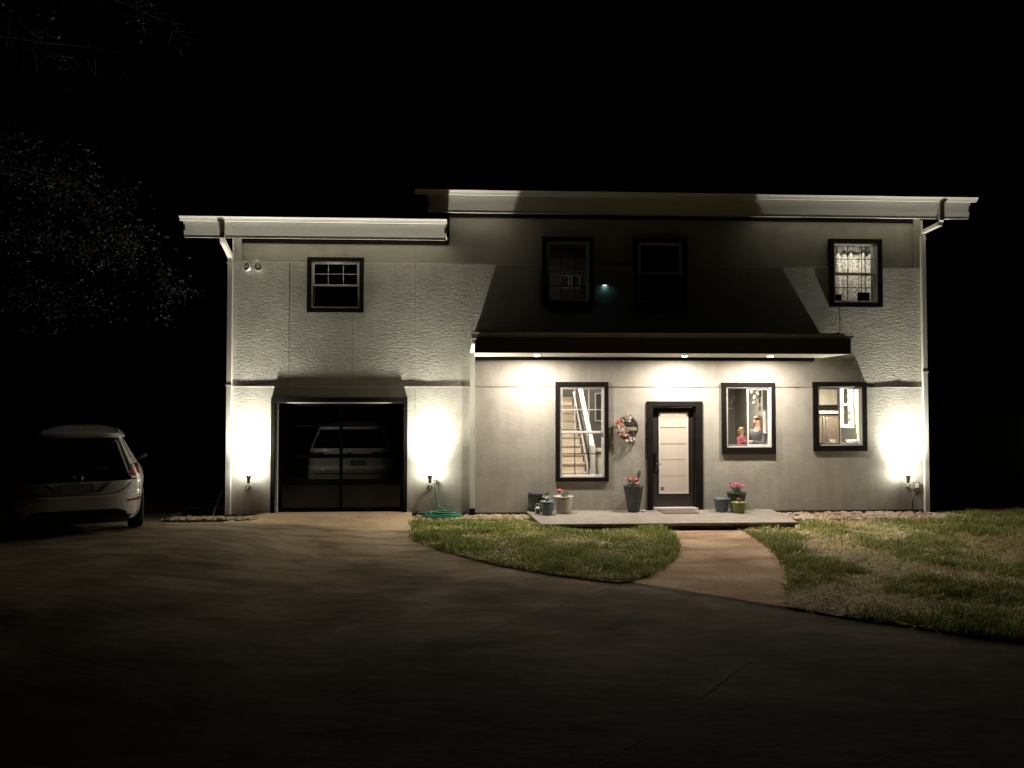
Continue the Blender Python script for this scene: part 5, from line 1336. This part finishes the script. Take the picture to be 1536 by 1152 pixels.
def person(label, loc, rz, s, hair, shirt, shirt_name, arms, ponytail=False, long_hair=True):
    t = thing('person', label, 'person', loc, rz)
    # local frame: faces -y, height 1.70 before scaling
    Vt = [((0,0,.95),.13),((0,0,1.08),(.125,.095)),((0,0,1.25),(.14,.10)),((0,0,1.38),(.135,.085)),((0,0,1.46),.055),((0,-.012,1.53),.055),((0,-.02,1.60),(.074,.088)),((0,-.01,1.66),(.070,.082))]
    E = [(i, i+1) for i in range(7)]
    def chain(start, pts):
        prev = start; ids = []
        for p, r_ in pts: Vt.append((p, r_)); E.append((prev, len(Vt)-1)); prev = len(Vt)-1; ids.append(prev)
        return ids
    for sx in (-1, 1): chain(0, [((sx*.10,0,.86),.085),((sx*.10,-.01,.50),.058),((sx*.10,.01,.28),.050),((sx*.10,.02,.08),.036),((sx*.11,-.10,.035),.032),((sx*.115,-.17,.03),.022)])
    shirtchains = []
    for sx, (sh, el, wr, fdir) in zip((-1, 1), arms):
        sh, el, wr, fdir = map(Vector, (sh, el, wr, fdir)); fdir.normalize()
        mid = el.lerp(wr, .5)
        ids = chain(3, [(sh, .055), (sh.lerp(el,.5), .046), (el, .038), (mid, .034), (wr, .024), (wr+fdir*.05, (.030,.018))])
        hand = ids[-1]; side = fdir.cross(Vector((0,0,1))).normalized(); c0 = wr+fdir*.05
        for k, (o_, ln) in enumerate(((-.026,.066),(-.009,.078),(.009,.072),(.026,.056))):
            b_ = c0+side*o_*1.0+fdir*.035; chain(hand, [(b_, .0085), (b_+fdir*ln*.5+Vector((0,0,-.004)), .008), (b_+fdir*ln*.9+Vector((0,0,-.018)), .0065)])
        chain(ids[-2], [(wr+fdir*.03+side*.03*-sx, .010), (wr+fdir*.065+side*.048*-sx, .0085)])
        shirtchains.append((sh, el, wr))
    vs, fs = grow('body', Vt, E)
    q = MB(); q.add(vs, fs, 0, True)
    H = Vector((0,-.015,1.62))
    for sx in (-1, 1):
        q.ball(H+Vector((sx*.030,-.080,.003)), .0075, 8, 1); q.ball(H+Vector((sx*.080,.008,-.005)), .022, 8, 0, (.35,.7,1.1))
        q.tube([H+Vector((sx*.015,-.090,.028)), H+Vector((sx*.048,-.080,.027))], .0022, 5, 2)
    q.tube([H+Vector((0,-.086,.012)), H+Vector((0,-.106,-.022)), H+Vector((0,-.088,-.030))], [.008,.013,.008], 7, 0)
    q.tube([H+Vector((-.024,-.080,-.052)), H+Vector((0,-.090,-.054)), H+Vector((.024,-.080,-.052))], [.004,.008,.004], 6, 3)
    q.build('body', [M['skin'], M['eye'], hair, M['lip']], t)
    # shirt
    Vt2 = [((0,0,.92),.15),((0,0,1.08),(.142,.112)),((0,0,1.25),(.155,.118)),((0,0,1.38),(.150,.100)),((0,0,1.435),(.085,.07))]
    E2 = [(0,1),(1,2),(2,3),(3,4)]
    for sh, el, wr in shirtchains:
        b = len(Vt2); Vt2 += [(sh,.066),(sh.lerp(el,.5),.058),(el,.050),(el.lerp(wr,.45),.045),(el.lerp(wr,.88 if shirt_name == 'sweater' else .5),.036)]
        E2 += [(3,b),(b,b+1),(b+1,b+2)]
        if shirt_name == 'sweater': E2 += [(b+2,b+3),(b+3,b+4)]
        else: Vt2 = Vt2[:-2]
    vs, fs = grow('shirt', Vt2, E2); q = MB(); q.add(vs, fs, 0, True); q.build(shirt_name, shirt, t)
    Vt3 = [((0,0,.95),.145),((-.10,0,.86),.10),((-.10,-.01,.50),.072),((-.10,.01,.14),.055),((.10,0,.86),.10),((.10,-.01,.50),.072),((.10,.01,.14),.055)]
    vs, fs = grow('trousers', Vt3, [(0,1),(1,2),(2,3),(0,4),(4,5),(5,6)]); q = MB(); q.add(vs, fs, 0, True); q.build('trousers', M['denim'], t)
    for sx in (-1, 1): q = MB(); q.ball((sx*.11,-.07,.035), .06, 10, sc3=(.75,2.0,.6)); q.build('shoe', M['car_black'], t)
    # hair: cap open at the face plus locks
    q = MB(); n1, n2 = 22, 36; hv = []; 
    for i_ in range(n1+1):
        a = PI*.60*i_/n1
        for k in range(n2):
            b = 2*PI*k/n2; d = Vector((math.sin(a)*math.cos(b), math.sin(a)*math.sin(b), math.cos(a)))
            r_ = 1+.03*math.sin(b*17+a*3)
            hv.append(H+Vector((0,.012,.012))+Vector((d.x*.090*r_, d.y*.104*r_, d.z*.108*r_)))
    hf = []
    for i_ in range(n1):
        for k in range(n2):
            c_ = (hv[i_*n2+k]+hv[(i_+1)*n2+(k+1)%n2])/2-H
            if c_.y < -.022 and c_.z < .058-abs(c_.x)*.25: continue
            hf.append((i_*n2+k, i_*n2+(k+1)%n2, (i_+1)*n2+(k+1)%n2, (i_+1)*n2+k))
    q.add(hv, hf, 0, True)
    rh = random.Random(3)
    L_ = .21 if long_hair else .07
    for k in range(56):
        a = rh.uniform(-.09*PI, 1.09*PI); r0 = rh.uniform(.075,.098)
        x, y = r0*math.cos(a)*.95, r0*math.sin(a)*1.05+.01
        ln = L_*rh.uniform(.7,1.1)
        q.tube([H+Vector((x,y,.04)), H+Vector((x*1.08,y*1.06,-.04)), H+Vector((x*1.12,y*1.05+.01,-.04-ln*.5)), H+Vector((x*.95,y*.95+.015,-.04-ln))], [.013,.014,.012,.004], 6)
    q.build('hair', hair, t)
    t.scale = (s, s, s); return t
wp = at(1137.5, 640, .80)
person('woman in a dark grey sweater leaning on the counter, behind the sliding window', (wp.x, .80, .06), R(-62), 1.04, M['hair_brown'], M['grey_knit'], 'sweater',
       [((-.175,.0,1.40),(-.24,-.10,1.17),(-.06,-.33,1.225),(.6,-.6,.0)), ((.175,0,1.40),(.25,-.14,1.17),(.10,-.36,1.225),(-.7,-.5,0))])
gp_ = at(1112, 650, .72); gs = .64
gz_ = at(1112, 640, .72).z-1.755*gs
person('small blond girl in a pink shirt, left of the woman behind the sliding window', (gp_.x, .72, gz_), R(35), gs, M['hair_blond'], M['pink'], 'shirt',
       [((-.16,.0,1.38),(-.22,-.05,1.14),(-.14,-.27,1.10),(.3,-.9,.0)), ((.16,0,1.38),(.22,-.05,1.14),(.14,-.27,1.10),(-.3,-.9,0))], long_hair=False)
t = thing('step_stool', 'step stool under the girl behind the sliding window', 'stool', (gp_.x, .72, .06))
q = MB(); q.box(-.2,.2,-.16,.16,gz_-.06-.03,gz_-.061); q.build('seat', M['wood_pale'], t, bevel=.005)
for sx in (-1,1):
    for sy in (-1,1): q = MB(); q.box(sx*.17-.018, sx*.17+.018, sy*.13-.018, sy*.13+.018, .001, gz_-.092); q.build('leg', M['wood_pale'], t)

# ================================================================== tree at the left
bark = pmat('bark', (.05,.042,.035), .9, .35, 10, .01, 30)
tleaf = island_mat('tree_leaf', [(.2, (.03,.035,.02)), (.5, (.07,.07,.045)), (.8, (.24,.23,.18))], .5, .35)
tree = thing('tree', 'sparse leafy tree overhanging from the left, nearly lost in the dark', 'tree', (-11.6, -4.6, 0))
def tl(px, py, Y): return at(px, py, Y)-Vector((-11.6, -4.6, 0))
q = MB(); q.tube([(0,0,-.3),(.1,0,1.2),(-.05,.1,3.0),(.1,.0,5.0),(.3,0,7.5),(.2,.1,10)], [.28,.22,.19,.16,.11,.05], 12); q.build('trunk', bark, tree)
rt_ = random.Random(11)
Bs = [([(-170,120),(-60,190),(40,230),(110,262),(165,300),(205,345),(232,395),(248,440)], -4.0, .05),
      ([(-200,160),(-80,230),(10,275),(80,318),(140,360),(170,400)], -4.6, .045),
      ([(-190,250),(-60,330),(20,345),(60,365),(110,395)], -4.2, .035),
      ([(-200,300),(-100,400),(0,425),(60,440),(110,462)], -4.8, .03),
      ([(-200,40),(-80,30),(0,45),(60,55),(135,65)], -5.0, .025),
      ([(-120,-20),(-20,5),(30,40),(60,90)], -5.3, .02),
      ([(0,-60),(60,-30),(140,-5),(200,8),(214,30)], -5.0, .02),
      ([(120,-60),(200,-20),(250,25),(270,60)], -4.8, .015),
      ([(-200,200),(-60,240),(20,255),(90,270),(150,330),(190,372)], -3.7, .03)]
bq = MB(); lq = MB()
def leaves_at(p, n, spread, size):
    for _ in range(n):
        c_ = p+Vector((rt_.gauss(0,spread), rt_.gauss(0,spread), rt_.gauss(0,spread)))
        d = Vector((rt_.gauss(0,1), rt_.gauss(0,1), rt_.gauss(-.3,1))).normalized(); a = d.cross(Vector((rt_.gauss(0,1), rt_.gauss(0,1), rt_.gauss(0,1)))).normalized(); s_ = size*rt_.uniform(.5,1.2)
        up = d.cross(a)
        lq.add([c_-d*s_*.5, c_+a*s_*.25+up*s_*.06, c_+d*s_*.5, c_-a*s_*.25+up*s_*.06], [(0,1,2,3)])
for bi, (pts, Yb, r0) in enumerate(Bs):
    P_ = catmull([tuple(tl(x, y, Yb)+Vector((0, rt_.gauss(0,.12), 0))) for x, y in pts], 5); P_ = [Vector(p) for p in P_]
    n = len(P_); bq.tube(P_, [r0*(1-.85*i/n)+.004 for i in range(n)], 6)
    dens = 1.0 if bi not in (4,5,6,7) else .10
    for i in range(n):
        if P_[i].x < -3.2+0: pass
        for _ in range(3):
            if rt_.random() > .75: continue
            d = Vector((rt_.gauss(.35,.6), rt_.gauss(0,.6), rt_.gauss(-.25,.55))).normalized(); ln = rt_.uniform(.15,.55)
            e = P_[i]+d*ln; m_ = P_[i].lerp(e,.5)+Vector((0,0,rt_.gauss(0,.03)))
            bq.tube([P_[i], m_, e], [.006,.004,.002], 4)
            if rt_.random() < dens: leaves_at(e, int(rt_.uniform(5,16)), .10, .065); leaves_at(m_, 6, .07, .055)
bq.build('branches', bark, tree)
lq.build('crown', tleaf, tree)

# ================================================================== shed at the far right edge
p = at(1508, 700, -1.0); ps = thing('garden_shed', 'dim pale outbuilding barely visible at the far right edge', 'shed', (at(1511, 700, 3).x, 3.0, -.16))
q = MB(); w2 = 3.4; q.box(0, w2, 0, 2.6, 0, 2.1); q.build('wall', pmat('shed_wall', (.20,.20,.17), .8, .15, 4), ps)
q = MB(); q.box(.28, 1.15, -.03, -.003, .02, 1.9); q.build('door', pmat('shed_door', (.34,.34,.29), .7, .1, 4), ps)
q = MB(); q.prism_x([(-.25, 2.08), (-.25, 2.16), (1.3, 2.85), (2.85, 2.16), (2.85, 2.08), (1.3, 2.76)], -.2, w2+.2); q.build('roof', M['roof'], ps)

# ================================================================== world and render settings
w = bpy.data.worlds.new("World"); sc.world = w; w.use_nodes = True; nt = w.node_tree; nt.nodes.clear()
wo = nt.nodes.new('ShaderNodeOutputWorld'); bg = nt.nodes.new('ShaderNodeBackground'); sk = nt.nodes.new('ShaderNodeTexSky')
sk.sky_type = 'NISHITA'; sk.sun_disc = False; sk.sun_elevation = R(-6); sk.sun_rotation = R(180)
nt.links.new(sk.outputs[0], bg.inputs['Color']); bg.inputs['Strength'].default_value = 0.01; nt.links.new(bg.outputs[0], wo.inputs['Surface'])
sc.view_settings.view_transform = 'Standard'; sc.view_settings.look = 'None'; sc.view_settings.exposure = 0; sc.view_settings.gamma = 1
sc.cycles.use_denoising = True
sc.cycles.max_bounces = 8; sc.cycles.diffuse_bounces = 2; sc.cycles.transparent_max_bounces = 16
sc.cycles.sample_clamp_indirect = 4.0; sc.cycles.caustics_reflective = False; sc.cycles.caustics_refractive = False
